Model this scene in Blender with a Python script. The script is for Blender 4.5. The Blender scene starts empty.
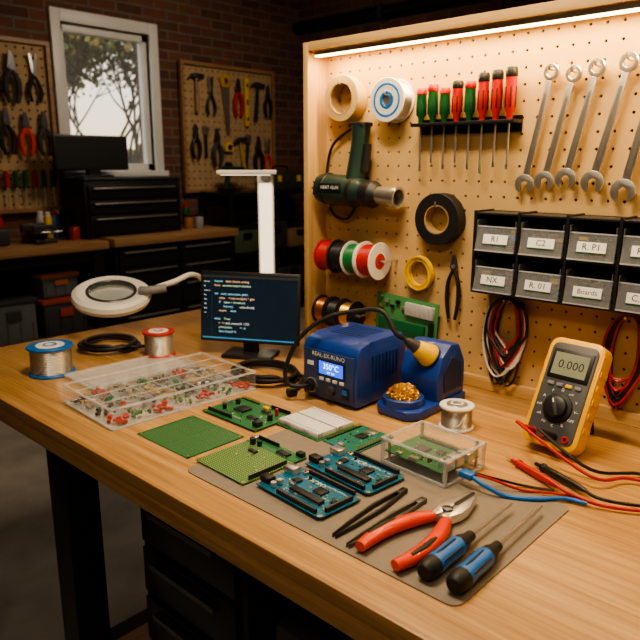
import bpy, bmesh, math, random
from mathutils import Matrix, Vector
random.seed(5)
rad=math.radians
TZ=0.9
PY=1.45   # pegboard face
# ------------------------------------------------------------------ materials
MC={}
def mat(name,col,rough=.5,metal=0.0,var=.10,ns=18,bump=0.0,alpha=1.0,emit=0.0,ecol=None,coat=0.0,stretch=None,trans=0.0):
    if name in MC: return MC[name]
    m=bpy.data.materials.new(name); m.use_nodes=True
    nt=m.node_tree; b=nt.nodes['Principled BSDF']
    b.inputs['Roughness'].default_value=rough; b.inputs['Metallic'].default_value=metal
    b.inputs['Coat Weight'].default_value=coat; b.inputs['Alpha'].default_value=alpha
    b.inputs['Transmission Weight'].default_value=trans
    tc=nt.nodes.new('ShaderNodeTexCoord'); mp=nt.nodes.new('ShaderNodeMapping')
    if stretch: mp.inputs['Scale'].default_value=stretch
    nt.links.new(tc.outputs['Object'],mp.inputs[0])
    no=nt.nodes.new('ShaderNodeTexNoise'); no.inputs['Scale'].default_value=ns; no.inputs['Detail'].default_value=4
    nt.links.new(mp.outputs[0],no.inputs['Vector'])
    r=nt.nodes.new('ShaderNodeValToRGB')
    r.color_ramp.elements[0].position=.3; r.color_ramp.elements[1].position=.7
    r.color_ramp.elements[0].color=[max(0,c*(1-var)) for c in col]+[1]
    r.color_ramp.elements[1].color=[min(1,c*(1+var)) for c in col]+[1]
    nt.links.new(no.outputs['Fac'],r.inputs[0]); nt.links.new(r.outputs[0],b.inputs['Base Color'])
    if bump:
        bp=nt.nodes.new('ShaderNodeBump'); bp.inputs['Strength'].default_value=bump; bp.inputs['Distance'].default_value=.002
        nt.links.new(no.outputs['Fac'],bp.inputs['Height']); nt.links.new(bp.outputs[0],b.inputs['Normal'])
    if emit:
        b.inputs['Emission Color'].default_value=(list(ecol or col)+[1])[:4]; b.inputs['Emission Strength'].default_value=emit
    MC[name]=m; return m
def wood(name,c1,c2,scale=1.0,axis='x',rough=.45,planks=None):
    m=bpy.data.materials.new(name); m.use_nodes=True; nt=m.node_tree; b=nt.nodes['Principled BSDF']
    L=nt.links.new
    tc=nt.nodes.new('ShaderNodeTexCoord'); mp=nt.nodes.new('ShaderNodeMapping')
    mp.inputs['Scale'].default_value={'x':(.9,28,28),'y':(28,.9,28),'z':(28,28,.9)}[axis]
    L(tc.outputs['Object'],mp.inputs[0])
    n=nt.nodes.new('ShaderNodeTexNoise'); n.inputs['Scale'].default_value=scale; n.inputs['Detail'].default_value=8; n.inputs['Distortion'].default_value=.7
    L(mp.outputs[0],n.inputs['Vector'])
    n2=nt.nodes.new('ShaderNodeTexNoise'); n2.inputs['Scale'].default_value=scale*6; n2.inputs['Detail'].default_value=3
    L(mp.outputs[0],n2.inputs['Vector'])
    mx=nt.nodes.new('ShaderNodeMath'); mx.operation='MULTIPLY_ADD'; mx.inputs[1].default_value=.45
    L(n2.outputs['Fac'],mx.inputs[0]); 
    m2=nt.nodes.new('ShaderNodeMath'); m2.operation='MULTIPLY'; m2.inputs[1].default_value=.55
    L(n.outputs['Fac'],m2.inputs[0]); L(m2.outputs[0],mx.inputs[2])
    r=nt.nodes.new('ShaderNodeValToRGB'); r.color_ramp.elements[0].position=.40; r.color_ramp.elements[1].position=.60
    r.color_ramp.elements[0].color=list(c1)+[1]; r.color_ramp.elements[1].color=list(c2)+[1]
    L(mx.outputs[0],r.inputs[0]); out=r.outputs[0]
    if planks:
        br=nt.nodes.new('ShaderNodeTexBrick'); br.inputs['Scale'].default_value=1; br.inputs['Brick Width'].default_value=planks[0]
        br.inputs['Row Height'].default_value=planks[1]; br.inputs['Mortar Size'].default_value=.0008
        br.inputs['Color1'].default_value=(.82,.79,.75,1); br.inputs['Color2'].default_value=(1,1,1,1); br.inputs['Mortar'].default_value=(.6,.5,.4,1)
        L(tc.outputs['Object'],br.inputs['Vector'])
        mi=nt.nodes.new('ShaderNodeMix'); mi.data_type='RGBA'; mi.blend_type='MULTIPLY'; mi.inputs[0].default_value=.8
        L(out,mi.inputs[6]); L(br.outputs['Color'],mi.inputs[7]); out=mi.outputs[2]
    L(out,b.inputs['Base Color'])
    b.inputs['Roughness'].default_value=rough
    bp=nt.nodes.new('ShaderNodeBump'); bp.inputs['Strength'].default_value=.15; bp.inputs['Distance'].default_value=.001
    L(mx.outputs[0],bp.inputs['Height']); L(bp.outputs[0],b.inputs['Normal'])
    MC[name]=m; return m
def dotmat(name,base,dot,pitch,rr,rough=.45):
    m=bpy.data.materials.new(name); m.use_nodes=True; nt=m.node_tree; b=nt.nodes['Principled BSDF']; L=nt.links.new
    tc=nt.nodes.new('ShaderNodeTexCoord'); mp=nt.nodes.new('ShaderNodeMapping'); mp.inputs['Scale'].default_value=(1/pitch,1/pitch,0)
    L(tc.outputs['Object'],mp.inputs[0])
    f=nt.nodes.new('ShaderNodeVectorMath'); f.operation='FRACTION'; L(mp.outputs[0],f.inputs[0])
    s=nt.nodes.new('ShaderNodeVectorMath'); s.operation='SUBTRACT'; s.inputs[1].default_value=(.5,.5,0); L(f.outputs[0],s.inputs[0])
    l=nt.nodes.new('ShaderNodeVectorMath'); l.operation='LENGTH'; L(s.outputs[0],l.inputs[0])
    c=nt.nodes.new('ShaderNodeMath'); c.operation='LESS_THAN'; c.inputs[1].default_value=rr; L(l.outputs['Value'],c.inputs[0])
    mi=nt.nodes.new('ShaderNodeMix'); mi.data_type='RGBA'; mi.inputs[6].default_value=list(base)+[1]; mi.inputs[7].default_value=list(dot)+[1]
    L(c.outputs[0],mi.inputs[0]); L(mi.outputs[2],b.inputs['Base Color']); b.inputs['Roughness'].default_value=rough
    MC[name]=m; return m
def tracemat(name,base,line,sc=1.0):
    m=bpy.data.materials.new(name); m.use_nodes=True; nt=m.node_tree; b=nt.nodes['Principled BSDF']; L=nt.links.new
    tc=nt.nodes.new('ShaderNodeTexCoord')
    br=nt.nodes.new('ShaderNodeTexBrick'); br.inputs['Scale'].default_value=1; br.inputs['Brick Width'].default_value=.019*sc; br.inputs['Row Height'].default_value=.0052*sc
    br.inputs['Mortar Size'].default_value=.0005; br.inputs['Color1'].default_value=list(base)+[1]
    br.inputs['Color2'].default_value=[c*.8 for c in base]+[1]; br.inputs['Mortar'].default_value=list(line)+[1]
    L(tc.outputs['Object'],br.inputs['Vector']); L(br.outputs['Color'],b.inputs['Base Color']); b.inputs['Roughness'].default_value=.35
    MC[name]=m; return m
def brickmat(name,axis):
    m=bpy.data.materials.new(name); m.use_nodes=True; nt=m.node_tree; b=nt.nodes['Principled BSDF']; L=nt.links.new
    tc=nt.nodes.new('ShaderNodeTexCoord'); sp=nt.nodes.new('ShaderNodeSeparateXYZ'); cb=nt.nodes.new('ShaderNodeCombineXYZ')
    L(tc.outputs['Object'],sp.inputs[0]); L(sp.outputs[axis],cb.inputs[0]); L(sp.outputs['Z'],cb.inputs[1])
    br=nt.nodes.new('ShaderNodeTexBrick'); br.inputs['Scale'].default_value=1; br.inputs['Brick Width'].default_value=.24; br.inputs['Row Height'].default_value=.08
    br.inputs['Mortar Size'].default_value=.009; br.inputs['Color1'].default_value=(.25,.10,.06,1); br.inputs['Color2'].default_value=(.13,.060,.040,1); br.inputs['Mortar'].default_value=(.20,.165,.13,1)
    L(cb.outputs[0],br.inputs['Vector'])
    n=nt.nodes.new('ShaderNodeTexNoise'); n.inputs['Scale'].default_value=9; L(tc.outputs['Object'],n.inputs['Vector'])
    mi=nt.nodes.new('ShaderNodeMix'); mi.data_type='RGBA'; mi.blend_type='MULTIPLY'; mi.inputs[0].default_value=.5
    L(br.outputs['Color'],mi.inputs[6]); L(n.outputs['Color'],mi.inputs[7]); L(mi.outputs[2],b.inputs['Base Color'])
    bp=nt.nodes.new('ShaderNodeBump'); bp.invert=True; bp.inputs['Strength'].default_value=.6; bp.inputs['Distance'].default_value=.01
    L(br.outputs['Fac'],bp.inputs['Height']); L(bp.outputs[0],b.inputs['Normal']); b.inputs['Roughness'].default_value=.9
    MC[name]=m; return m

WB_=wood('bench_wood',(.41,.215,.075),(.60,.355,.145),axis='x',rough=.36,planks=(3.0,.16))
WE=wood('bench_edge',(.36,.185,.065),(.54,.31,.125),axis='x')
WF=wood('birch_frame',(.54,.32,.125),(.66,.43,.19),axis='z')
WFX=wood('birch_frame_x',(.54,.32,.125),(.66,.43,.19),axis='x')
WD=wood('old_wood',(.26,.14,.065),(.40,.23,.11),axis='y')
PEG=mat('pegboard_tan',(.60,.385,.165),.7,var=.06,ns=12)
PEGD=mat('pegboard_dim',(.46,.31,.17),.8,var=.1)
HOLE=mat('hole_dark',(.05,.025,.012),.9)
BLK=mat('black_plastic',(.016,.016,.018),.42)
BLM=mat('black_metal',(.020,.020,.023),.38,metal=.3)
RUB=mat('black_rubber',(.011,.011,.012),.55)
DGR=mat('dark_grey',(.045,.045,.05),.5)
GRY=mat('mid_grey',(.22,.22,.23),.5)
STL=mat('steel',(.64,.62,.58),.32,metal=.9)
CHR=mat('chrome',(.72,.70,.67),.30,metal=.88)
DST=mat('dark_steel',(.13,.13,.14),.35,metal=.8)
SOL=mat('solder_wire',(.58,.55,.49),.38,metal=.85)
BRS=mat('brass',(.80,.48,.10),.36,metal=.9)
BRD=mat('brass_dark',(.22,.11,.02),.6,metal=.5)
COP=mat('copper_wire',(.55,.22,.08),.3,metal=.9)
BLU=mat('royal_blue',(.014,.050,.27),.35,coat=.2)
DBL=mat('deep_blue',(.010,.025,.10),.4)
LBL=mat('bright_blue',(.010,.15,.50),.38,coat=.2)
RED=mat('red_plastic',(.48,.014,.008),.38,coat=.2)
ORR=mat('orange_red',(.76,.045,.008),.38,coat=.3)
GRN=mat('green_plastic',(.008,.095,.025),.4,coat=.2)
DGN=mat('dark_green_tool',(.016,.040,.034),.42)
YEL=mat('yellow_plastic',(.83,.52,.012),.4,coat=.2)
YOR=mat('yellow_orange',(.86,.45,.008),.42,coat=.2)
WHT=mat('white_plastic',(.76,.74,.70),.4,var=.03)
CRM=mat('masking_tape',(.56,.38,.17),.7)
KRM=mat('cardboard_core',(.40,.25,.10),.8)
CLR=mat('clear_plastic',(.85,.87,.88),.06,alpha=.055,var=.02)
CLE=mat('clear_edge',(.88,.90,.92),.10,alpha=.32,var=.02)
LIDM=mat('lid_plastic',(.80,.80,.78),.25,alpha=.38,var=.03)
BINP=mat('bin_plastic',(.34,.355,.37),.10,alpha=.36,var=.05,coat=.3)
PG=tracemat('pcb_green',(.010,.12,.038),(.08,.28,.10))
PB_=tracemat('pcb_blue',(.004,.105,.20),(.02,.24,.36))
PT=tracemat('pcb_teal',(.008,.14,.10),(.08,.30,.20))
PF1=dotmat('perfboard_green',(.010,.12,.045),(.30,.34,.13),.0046,.22)
PF2=dotmat('perfboard_olive',(.03,.15,.035),(.48,.46,.18),.0052,.24)
BBM=dotmat('breadboard_white',(.78,.76,.72),(.12,.12,.12),.0040,.2)
MATM=mat('esd_mat',(.225,.185,.145),.62,var=.05,ns=60,bump=.1)
GOLD=mat('gold_pin',(.8,.55,.2),.3,metal=1)
LCDB=mat('lcd_blue',(.02,.10,.8),.3,emit=1.3,ecol=(.03,.14,1.0))
LCDT=mat('lcd_text',(.7,.9,1),.3,emit=2.5,ecol=(.6,.85,1))
LCDG=mat('lcd_grey',(.27,.30,.23),.25)
LABEL=mat('label_paper',(.94,.93,.90),.6,var=.01)
INK=mat('ink',(.015,.015,.015),.6)
SCR=mat('screen_dark',(.008,.016,.028),.25,emit=.25,ecol=(.012,.035,.06))
SC=[mat('code_a',(.3,.6,.8),.5,emit=1.0,ecol=(.25,.6,.85)),mat('code_b',(.8,.5,.3),.5,emit=1.0,ecol=(.85,.45,.25)),mat('code_c',(.6,.8,.6),.5,emit=.9,ecol=(.4,.75,.5)),mat('code_d',(.8,.8,.8),.5,emit=.8,ecol=(.7,.75,.8))]
SBAR=mat('screen_bar',(.05,.3,.6),.4,emit=.5,ecol=(.03,.2,.45))
LEDM=mat('led_strip',(1,.8,.5),.4,emit=14,ecol=(1,.68,.30))
LAMPG=mat('lamp_glow',(1,.9,.75),.4,emit=1.3,ecol=(1,.80,.55))
GLASS=mat('window_glass',(.9,.95,1),.03,alpha=.08)
LENS=mat('lens_glass',(.05,.075,.075),.03,alpha=.6)
BARK=mat('bark',(.05,.04,.03),.9)
LEAF=mat('leaves',(.10,.13,.04),.9)
LEAF2=mat('leaves_warm',(.26,.19,.06),.9)
CONC=mat('concrete',(.30,.27,.235),.75,var=.35,ns=3,bump=.3)
CEIL=mat('ceiling_paint',(.16,.14,.12),.9)
PLAS=mat('plaster',(.22,.18,.14),.9)
BRX=brickmat('brick_x','Y'); BRY=brickmat('brick_y','X')

# ------------------------------------------------------------------ mesh builder
def crom(pts,n=6,closed=False):
    P=[Vector(p) for p in pts]; N=len(P); out=[]
    rng=N if closed else N-1
    for i in range(rng):
        p0=P[(i-1)%N] if (closed or i>0) else P[0]; p1=P[i]; p2=P[(i+1)%N]
        p3=P[(i+2)%N] if (closed or i+2<N) else P[-1]
        for k in range(n):
            t=k/n; t2=t*t; t3=t2*t
            out.append(.5*((2*p1)+(-p0+p2)*t+(2*p0-5*p1+4*p2-p3)*t2+(-p0+3*p1-3*p2+p3)*t3))
    if not closed: out.append(P[-1])
    return out
class Ob:
    def __init__(s,name,M=None): s.name=name; s.bm=bmesh.new(); s.mats=[]; s.M=M or Matrix.Identity(4)
    def mi(s,m):
        if m not in s.mats: s.mats.append(m)
        return s.mats.index(m)
    def add(s,t,m,M=None):
        i=s.mi(m); X=s.M@M if M else s.M
        vs=[s.bm.verts.new(X@v.co) for v in t.verts]; t.verts.index_update()
        for f in t.faces:
            try: nf=s.bm.faces.new([vs[v.index] for v in f.verts])
            except ValueError: continue
            nf.material_index=i; nf.smooth=True
        t.free()
    def box(s,c,d,m,M=None,bev=0,seg=2):
        t=bmesh.new(); bmesh.ops.create_cube(t,size=1,matrix=Matrix.Translation(c)@Matrix.Diagonal((d[0],d[1],d[2],1)))
        if bev: bmesh.ops.bevel(t,geom=list(t.edges),offset=min(bev,min(d)*.45),segments=seg,affect='EDGES',profile=.5)
        s.add(t,m,M)
    def bb(s,x0,x1,y0,y1,z0,z1,m,M=None,bev=0): s.box(((x0+x1)/2,(y0+y1)/2,(z0+z1)/2),(x1-x0,y1-y0,z1-z0),m,M,bev)
    def prism(s,poly,z0,z1,m,M=None,bev=0):
        t=bmesh.new(); a=[t.verts.new((x,y,z0)) for x,y in poly]; b=[t.verts.new((x,y,z1)) for x,y in poly]; n=len(poly)
        t.faces.new(a[::-1]); t.faces.new(b)
        for i in range(n): t.faces.new((a[i],a[(i+1)%n],b[(i+1)%n],b[i]))
        bmesh.ops.recalc_face_normals(t,faces=list(t.faces))
        if bev: bmesh.ops.bevel(t,geom=list(t.edges),offset=bev,segments=2,affect='EDGES',profile=.5)
        s.add(t,m,M)
    def lathe(s,prof,m,M=None,seg=28,closed=False):
        t=bmesh.new(); rings=[]
        for r,z in prof: rings.append([t.verts.new((r*math.cos(2*math.pi*k/seg),r*math.sin(2*math.pi*k/seg),z)) for k in range(seg)])
        n=len(prof); 
        for i in range(n if closed else n-1):
            A=rings[i]; B=rings[(i+1)%n]
            for k in range(seg): t.faces.new((A[k],A[(k+1)%seg],B[(k+1)%seg],B[k]))
        if not closed:
            if prof[0][0]>1e-5: t.faces.new(rings[0])
            if prof[-1][0]>1e-5: t.faces.new(rings[-1])
        bmesh.ops.remove_doubles(t,verts=list(t.verts),dist=1e-6)
        bmesh.ops.recalc_face_normals(t,faces=list(t.faces)); s.add(t,m,M)
    def cyl(s,p0,p1,r,m,r1=None,seg=16,bev=0):
        p0=Vector(p0); p1=Vector(p1); d=p1-p0; L=d.length; q=d.to_track_quat('Z','Y').to_matrix().to_4x4()
        r1=r if r1 is None else r1
        pr=[(0,0),(r-bev,0),(r,bev),(r1,L-bev),(r1-bev,L),(0,L)] if bev else [(0,0),(r,0),(r1,L),(0,L)]
        s.lathe(pr,m,Matrix.Translation(p0)@q,seg)
    def ring(s,R,r,z0,z1,m,M=None,seg=36,b=.001):
        s.lathe([(R-b,z0),(R,z0+b),(R,z1-b),(R-b,z1),(r+b,z1),(r,z1-b),(r,z0+b),(r+b,z0)],m,M,seg,closed=True)
    def tube(s,pts,r,m,seg=8,n=6,closed=False,M=None,flat=1.0,smooth=True):
        P=crom(pts,n,closed) if smooth else [Vector(p) for p in pts]
        N=len(P)
        if isinstance(r,(list,tuple)):
            rr=[]; K=len(r)-1
            for i in range(N):
                f=i/(N-1)*K; a=min(int(f),K-1); rr.append(r[a]+(r[a+1]-r[a])*(f-a))
        else: rr=[r]*N
        t=bmesh.new(); rings=[]; up=None
        for i in range(N):
            a=P[i-1] if (i>0 or closed) else P[i]; b=P[(i+1)%N] if (i<N-1 or closed) else P[i]
            T=(b-a)
            if T.length<1e-9: T=Vector((0,0,1))
            T.normalize()
            if up is None:
                up=Vector((0,0,1)) if abs(T.z)<.9 else Vector((0,1,0))
            up=(up-T*up.dot(T))
            if up.length<1e-6: up=T.orthogonal()
            up.normalize(); sd=T.cross(up)
            rings.append([t.verts.new(P[i]+sd*rr[i]*math.cos(2*math.pi*k/seg)+up*rr[i]*flat*math.sin(2*math.pi*k/seg)) for k in range(seg)])
        for i in range(N if closed else N-1):
            A=rings[i]; B=rings[(i+1)%N]
            for k in range(seg): t.faces.new((A[k],A[(k+1)%seg],B[(k+1)%seg],B[k]))
        if not closed: t.faces.new(rings[0][::-1]); t.faces.new(rings[-1])
        bmesh.ops.recalc_face_normals(t,faces=list(t.faces)); s.add(t,m,M)
    def sph(s,c,r,m,sc=(1,1,1),sub=2,jit=0,M=None):
        t=bmesh.new(); bmesh.ops.create_icosphere(t,subdivisions=sub,radius=r)
        for v in t.verts:
            k=1+random.uniform(-jit,jit); v.co=Vector((v.co.x*sc[0]*k+c[0],v.co.y*sc[1]*k+c[1],v.co.z*sc[2]*k+c[2]))
        s.add(t,m,M)
    def text(s,body,size,m,M,align='CENTER'):
        c=bpy.data.curves.new('t','FONT'); c.body=body; c.size=size; c.align_x=align; c.align_y='CENTER'; c.resolution_u=2
        o=bpy.data.objects.new('t',c); bpy.context.collection.objects.link(o)
        dg=bpy.context.evaluated_depsgraph_get(); me=bpy.data.meshes.new_from_object(o.evaluated_get(dg))
        t=bmesh.new(); t.from_mesh(me); bpy.data.objects.remove(o); bpy.data.curves.remove(c); bpy.data.meshes.remove(me)
        s.add(t,m,M)
    def done(s,origin=None,ang=35,shift=True):
        me=bpy.data.meshes.new(s.name); 
        if shift:
            if origin is None:
                xs=[v.co for v in s.bm.verts]
                origin=Vector(((min(v.x for v in xs)+max(v.x for v in xs))/2,(min(v.y for v in xs)+max(v.y for v in xs))/2,min(v.z for v in xs)))
            origin=Vector(origin); bmesh.ops.translate(s.bm,verts=list(s.bm.verts),vec=-origin)
        else: origin=Vector((0,0,0))
        s.bm.to_mesh(me); s.bm.free()
        for m in s.mats: me.materials.append(m)
        me.set_sharp_from_angle(angle=rad(ang))
        o=bpy.data.objects.new(s.name,me); o.location=origin; bpy.context.collection.objects.link(o); return o
T=Matrix.Translation
def R(a,ax='Z'): return Matrix.Rotation(rad(a),4,ax)
def PBM(x,z,off=0,rot=0): return T((x,PY-off,z))@R(90,'X')@R(rot,'Z')       # local z points out of board (-Y)
def WBM(y,z,X=-5.12,rot=0): return T((X,y,z))@Matrix(((0,0,1,0),(1,0,0,0),(0,1,0,0),(0,0,0,1)))@R(rot,'Z')

def pegpanel(o,W,H,pitch,r,M,m,depth=.005,seg=8):
    nx=int(W/pitch); ny=int(H/pitch); px=W/nx; py=H/ny
    sq=[(1,0),(1,1),(0,1),(-1,1),(-1,0),(-1,-1),(0,-1),(1,-1)]
    t=bmesh.new()
    for i in range(nx):
        for j in range(ny):
            cx=(i+.5)*px; cy=(j+.5)*py
            a=[t.verts.new((cx+q[0]*px/2,cy+q[1]*py/2,0)) for q in sq]
            b=[t.verts.new((cx+r*math.cos(k*math.pi/4),cy+r*math.sin(k*math.pi/4),0)) for k in range(8)]
            c=[t.verts.new((v.co.x,v.co.y,-depth)) for v in b]
            for k in range(8):
                k2=(k+1)%8
                t.faces.new((a[k],a[k2],b[k2],b[k])); t.faces.new((b[k],b[k2],c[k2],c[k]))
    o.add(t,m,M)
    o.box((W/2,H/2,-depth-.003),(W,H,.004),HOLE,M)

# ------------------------------------------------------------------ room
X0,X1,Y0,Y1,ZC=-5.15,2.2,-2.0,5.2,3.25
o=Ob('floor'); o.bb(X0-.2,X1+.2,Y0-.2,Y1+.2,-.1,0,CONC); o.done()
o=Ob('ceiling'); o.bb(X0-.2,X1+.2,Y0-.2,Y1+.2,ZC,ZC+.1,CEIL); o.done()
wy0,wy1,wz0,wz1=2.62,3.40,1.38,2.50
o=Ob('wall_west')
o.bb(X0-.2,X0,Y0,wy0,0,ZC,BRX); o.bb(X0-.2,X0,wy1,Y1,0,ZC,BRX); o.bb(X0-.2,X0,wy0,wy1,0,wz0,BRX); o.bb(X0-.2,X0,wy0,wy1,wz1,ZC,BRX); o.done(shift=False)
o=Ob('wall_north'); o.bb(X0-.2,X1+.2,Y1,Y1+.2,0,ZC,BRY); o.done(shift=False)
o=Ob('wall_east'); o.bb(X1,X1+.2,Y0,Y1,0,ZC,PLAS); o.done(shift=False)
o=Ob('wall_south'); o.bb(X0-.2,X1+.2,Y0-.2,Y0,0,ZC,PLAS); o.done(shift=False)
o=Ob('window_1'); xf=X0+.03
o.bb(X0-.04,xf,wy0-.08,wy0,wz0-.05,wz1+.09,WHT,bev=.005); o.bb(X0-.04,xf,wy1,wy1+.08,wz0-.05,wz1+.09,WHT,bev=.005)
o.bb(X0-.04,xf,wy0,wy1,wz1,wz1+.09,WHT,bev=.005); o.bb(X0-.18,xf+.04,wy0-.10,wy1+.10,wz0-.04,wz0+.01,WHT,bev=.006)
for a,b in ((wy0,wy0+.045),(wy1-.045,wy1)): o.bb(X0-.10,X0-.03,a,b,wz0+.01,wz1,WHT,bev=.004)
o.bb(X0-.10,X0-.03,wy0,wy1,wz0+.01,wz0+.07,WHT,bev=.004); o.bb(X0-.10,X0-.03,wy0,wy1,wz1-.06,wz1,WHT,bev=.004)
o.bb(X0-.062,X0-.058,wy0+.03,wy1-.03,wz0+.05,wz1-.05,GLASS); o.done()
# outside
o=Ob('lawn'); o.bb(-40,X0-.25,-15,40,-.15,-.11,mat('grass',(.06,.08,.03),.9,ns=2)); o.done()
o=Ob('garden_trees')
def branch(p,d,L,r,lv):
    q=p+d*L; o.tube([p,(p+q)/2+Vector((random.uniform(-.05,.05),)*3)*L,q],[r,r*.7],BARK,seg=4,n=2)
    if lv==0:
        for _ in range(10):
            c=q+Vector([random.uniform(-.45,.45) for _ in range(3)]); o.sph(c,random.uniform(.012,.05),random.choice([LEAF,LEAF,LEAF2]),sub=1,jit=.5)
        return
    for _ in range(3):
        dd=(d+Vector((random.uniform(-.7,.7),random.uniform(-.8,.8),random.uniform(-.25,.5)))).normalized()
        branch(q,dd,L*.74,r*.58,lv-1)
for (x,y) in ((-12,5.6),(-13,7.4),(-11,6.9),(-14,8.6),(-12.5,4.6),(-13.5,6.4),(-15,7.6)):
    branch(Vector((x,y,-.1)),Vector((0,0,1)),1.45,.065,5)
for k in range(70):
    o.sph((random.uniform(-18,-14),random.uniform(5,12),random.uniform(.4,1.6)),random.uniform(.15,.45),random.choice([LEAF,LEAF2]),sub=2,jit=.35)
o.done()

# ------------------------------------------------------------------ background benches + storage
def drawers(o,x,y0,y1,z0,z1,rows,cols,body,handle,gap=.012):
    tot=sum(rows); z=z1
    for r in rows:
        hh=(z1-z0)*r/tot; w=(y1-y0)/cols
        for c in range(cols):
            ya=y0+c*w+gap/2; yb=y0+(c+1)*w-gap/2
            o.bb(x-.01,x+.012,ya,yb,z-hh+gap/2,z-gap/2,body,bev=.004)
            o.bb(x+.012,x+.03,ya+.04,yb-.04,z-gap/2-.03,z-gap/2-.018,handle,bev=.003)
        z-=hh
o=Ob('back_workbench')
o.bb(-5.13,-4.46,.5,2.52,.84,.9,WD,bev=.004)
for y in (.55,2.44): 
    o.bb(-4.56,-4.48,y-.04,y+.04,0,.84,BLM); o.bb(-5.08,-5.0,y-.04,y+.04,0,.84,BLM)
o.bb(-5.1,-4.5,.55,2.44,.76,.84,BLM); o.bb(-5.1,-4.5,.55,2.44,.20,.23,WD)
o.done()
o=Ob('cabinet_workbench')
o.bb(-5.13,-4.42,2.54,3.72,.85,.91,WD,bev=.004); o.bb(-5.1,-4.46,2.56,3.70,.06,.85,BLM,bev=.004); o.bb(-5.1,-4.5,2.6,3.66,0,.06,BLK)
drawers(o,-4.455,2.58,3.68,.10,.83,[1,1,1.4,1.6],2,BLM,STL); o.done()
o=Ob('tool_chest')
o.bb(-5.0,-4.62,2.44,3.28,.912,1.33,BLM,bev=.01); drawers(o,-4.615,2.46,3.26,.93,1.30,[1,1,1.3],1,BLM,STL); 
o.bb(-5.0,-4.61,2.44,3.28,1.33,1.35,DGR,bev=.005); o.done()
o=Ob('computer_monitor')
o.bb(-4.87,-4.83,2.34,2.95,1.40,1.66,BLK,bev=.01); o.bb(-4.832,-4.828,2.355,2.935,1.415,1.645,RUB); o.bb(-4.87,-4.83,2.6,2.7,1.36,1.42,BLK); o.bb(-4.93,-4.77,2.52,2.78,1.351,1.363,BLK,bev=.003); o.done()
o=Ob('tool_case'); o.bb(-4.95,-4.66,1.62,1.90,.902,1.02,DGR,bev=.02); o.bb(-4.66,-4.645,1.72,1.80,.94,.98,RED); o.tube([(-4.8,1.70,1.02),(-4.8,1.70,1.05),(-4.8,1.82,1.05),(-4.8,1.82,1.02)],.008,BLK); o.done()
o=Ob('bench_vise'); o.bb(-4.85,-4.6,2.05,2.2,.902,.93,DST,bev=.005); o.bb(-4.8,-4.68,2.08,2.17,.93,.99,DST,bev=.01); o.bb(-4.84,-4.79,2.04,2.21,.97,1.03,DST,bev=.004); o.bb(-4.66,-4.61,2.04,2.21,.97,1.03,DST,bev=.004); o.cyl((-4.6,2.12,.99),(-4.5,2.12,.99),.012,STL); o.cyl((-4.52,2.05,.99),(-4.52,2.2,.99),.006,STL); o.done()
def spray(x,y,z,c):
    o=Ob('spray_can',T((x,y,z))); o.lathe([(0,0),(.030,0),(.032,.004),(.032,.15),(.026,.165),(.018,.17),(.018,.172)],c,seg=20); o.lathe([(.020,.166),(.022,.168),(.022,.195),(.018,.20),(0,.20)],random.choice([RED,WHT,BLK]),seg=16); o.done()
for x,y,c in ((-5.0,1.96,RED),(-5.02,2.28,WHT),(-4.96,2.36,LBL),(-5.04,2.42,BLK),(-4.9,2.28,YEL)): spray(x,y,.9005,c)
for x,y,c in ((-5.0,3.36,RED),(-5.0,3.46,DGR),(-4.95,3.56,GRN)): spray(x,y,.9105,c)
def jar(x,y,z,c):
    o=Ob('parts_jar',T((x,y,z))); o.lathe([(0,0),(.038,0),(.040,.006),(.040,.09),(.034,.10),(0,.10)],c,seg=20); o.lathe([(.036,.098),(.038,.10),(.038,.118),(0,.118)],BLK,seg=20); o.done()
jar(-4.72,3.42,.9105,mat('jar_amber',(.35,.15,.03),.3)); jar(-4.72,3.53,.9105,mat('jar_grey',(.3,.3,.3),.3)); jar(-4.7,2.38,.9005,mat('jar_red',(.35,.03,.02),.3))
def crate(name,x0,x1,y0,y1,z0,h,m,lid):
    o=Ob(name); o.bb(x0,x1,y0,y1,z0,z0+h,m,bev=.02); o.bb(x0-.01,x1+.01,y0-.01,y1+.01,z0+h-.02,z0+h+.015,lid,bev=.008)
    o.bb(x1,x1+.012,(y0+y1)/2-.05,(y0+y1)/2+.05,z0+h*.55,z0+h*.8,lid,bev=.004)
    for k in range(4): o.bb(x1,x1+.006,y0+.03+k*(y1-y0-.06)/3-.006,y0+.03+k*(y1-y0-.06)/3+.006,z0+.02,z0+h*.5,m)
    o.done()
BOXT=mat('smoky_plastic',(.13,.14,.15),.3); crate('storage_crate',-4.95,-4.55,1.66,1.98,.232,.30,BOXT,DGR); crate('storage_crate',-4.95,-4.55,2.03,2.36,.232,.26,DGR,mat('faded_red',(.35,.06,.03),.5))
crate('storage_crate',-4.95,-4.55,1.25,1.6,.232,.3,DGR,BLK)
crate('storage_crate',-4.92,-4.60,2.06,2.33,.51,.16,BOXT,mat('faded_orange',(.45,.15,.03),.5))
o=Ob('shelving_unit')
for x in (-5.08,-4.68):
    for y in (3.85,4.95): o.bb(x-.02,x+.02,y-.02,y+.02,0,1.2,BLM)
for z in (.15,.62,1.18): o.bb(-5.1,-4.66,3.83,4.97,z-.015,z+.015,BLM)
o.done()
cols=[DGR,mat('olive_box',(.08,.11,.06),.6),BLK,mat('brown_box',(.26,.15,.08),.7),DGN]
for i,(y0,y1,z0,h,c) in enumerate([(3.9,4.25,.636,.24,1),(4.3,4.6,.636,.3,0),(4.64,4.9,.636,.22,3),(3.9,4.4,.166,.3,2),(4.45,4.9,.166,.32,0)]):
    crate('storage_crate',-5.05,-4.72,y0,y1,z0,h,cols[c],BLK)
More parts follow.
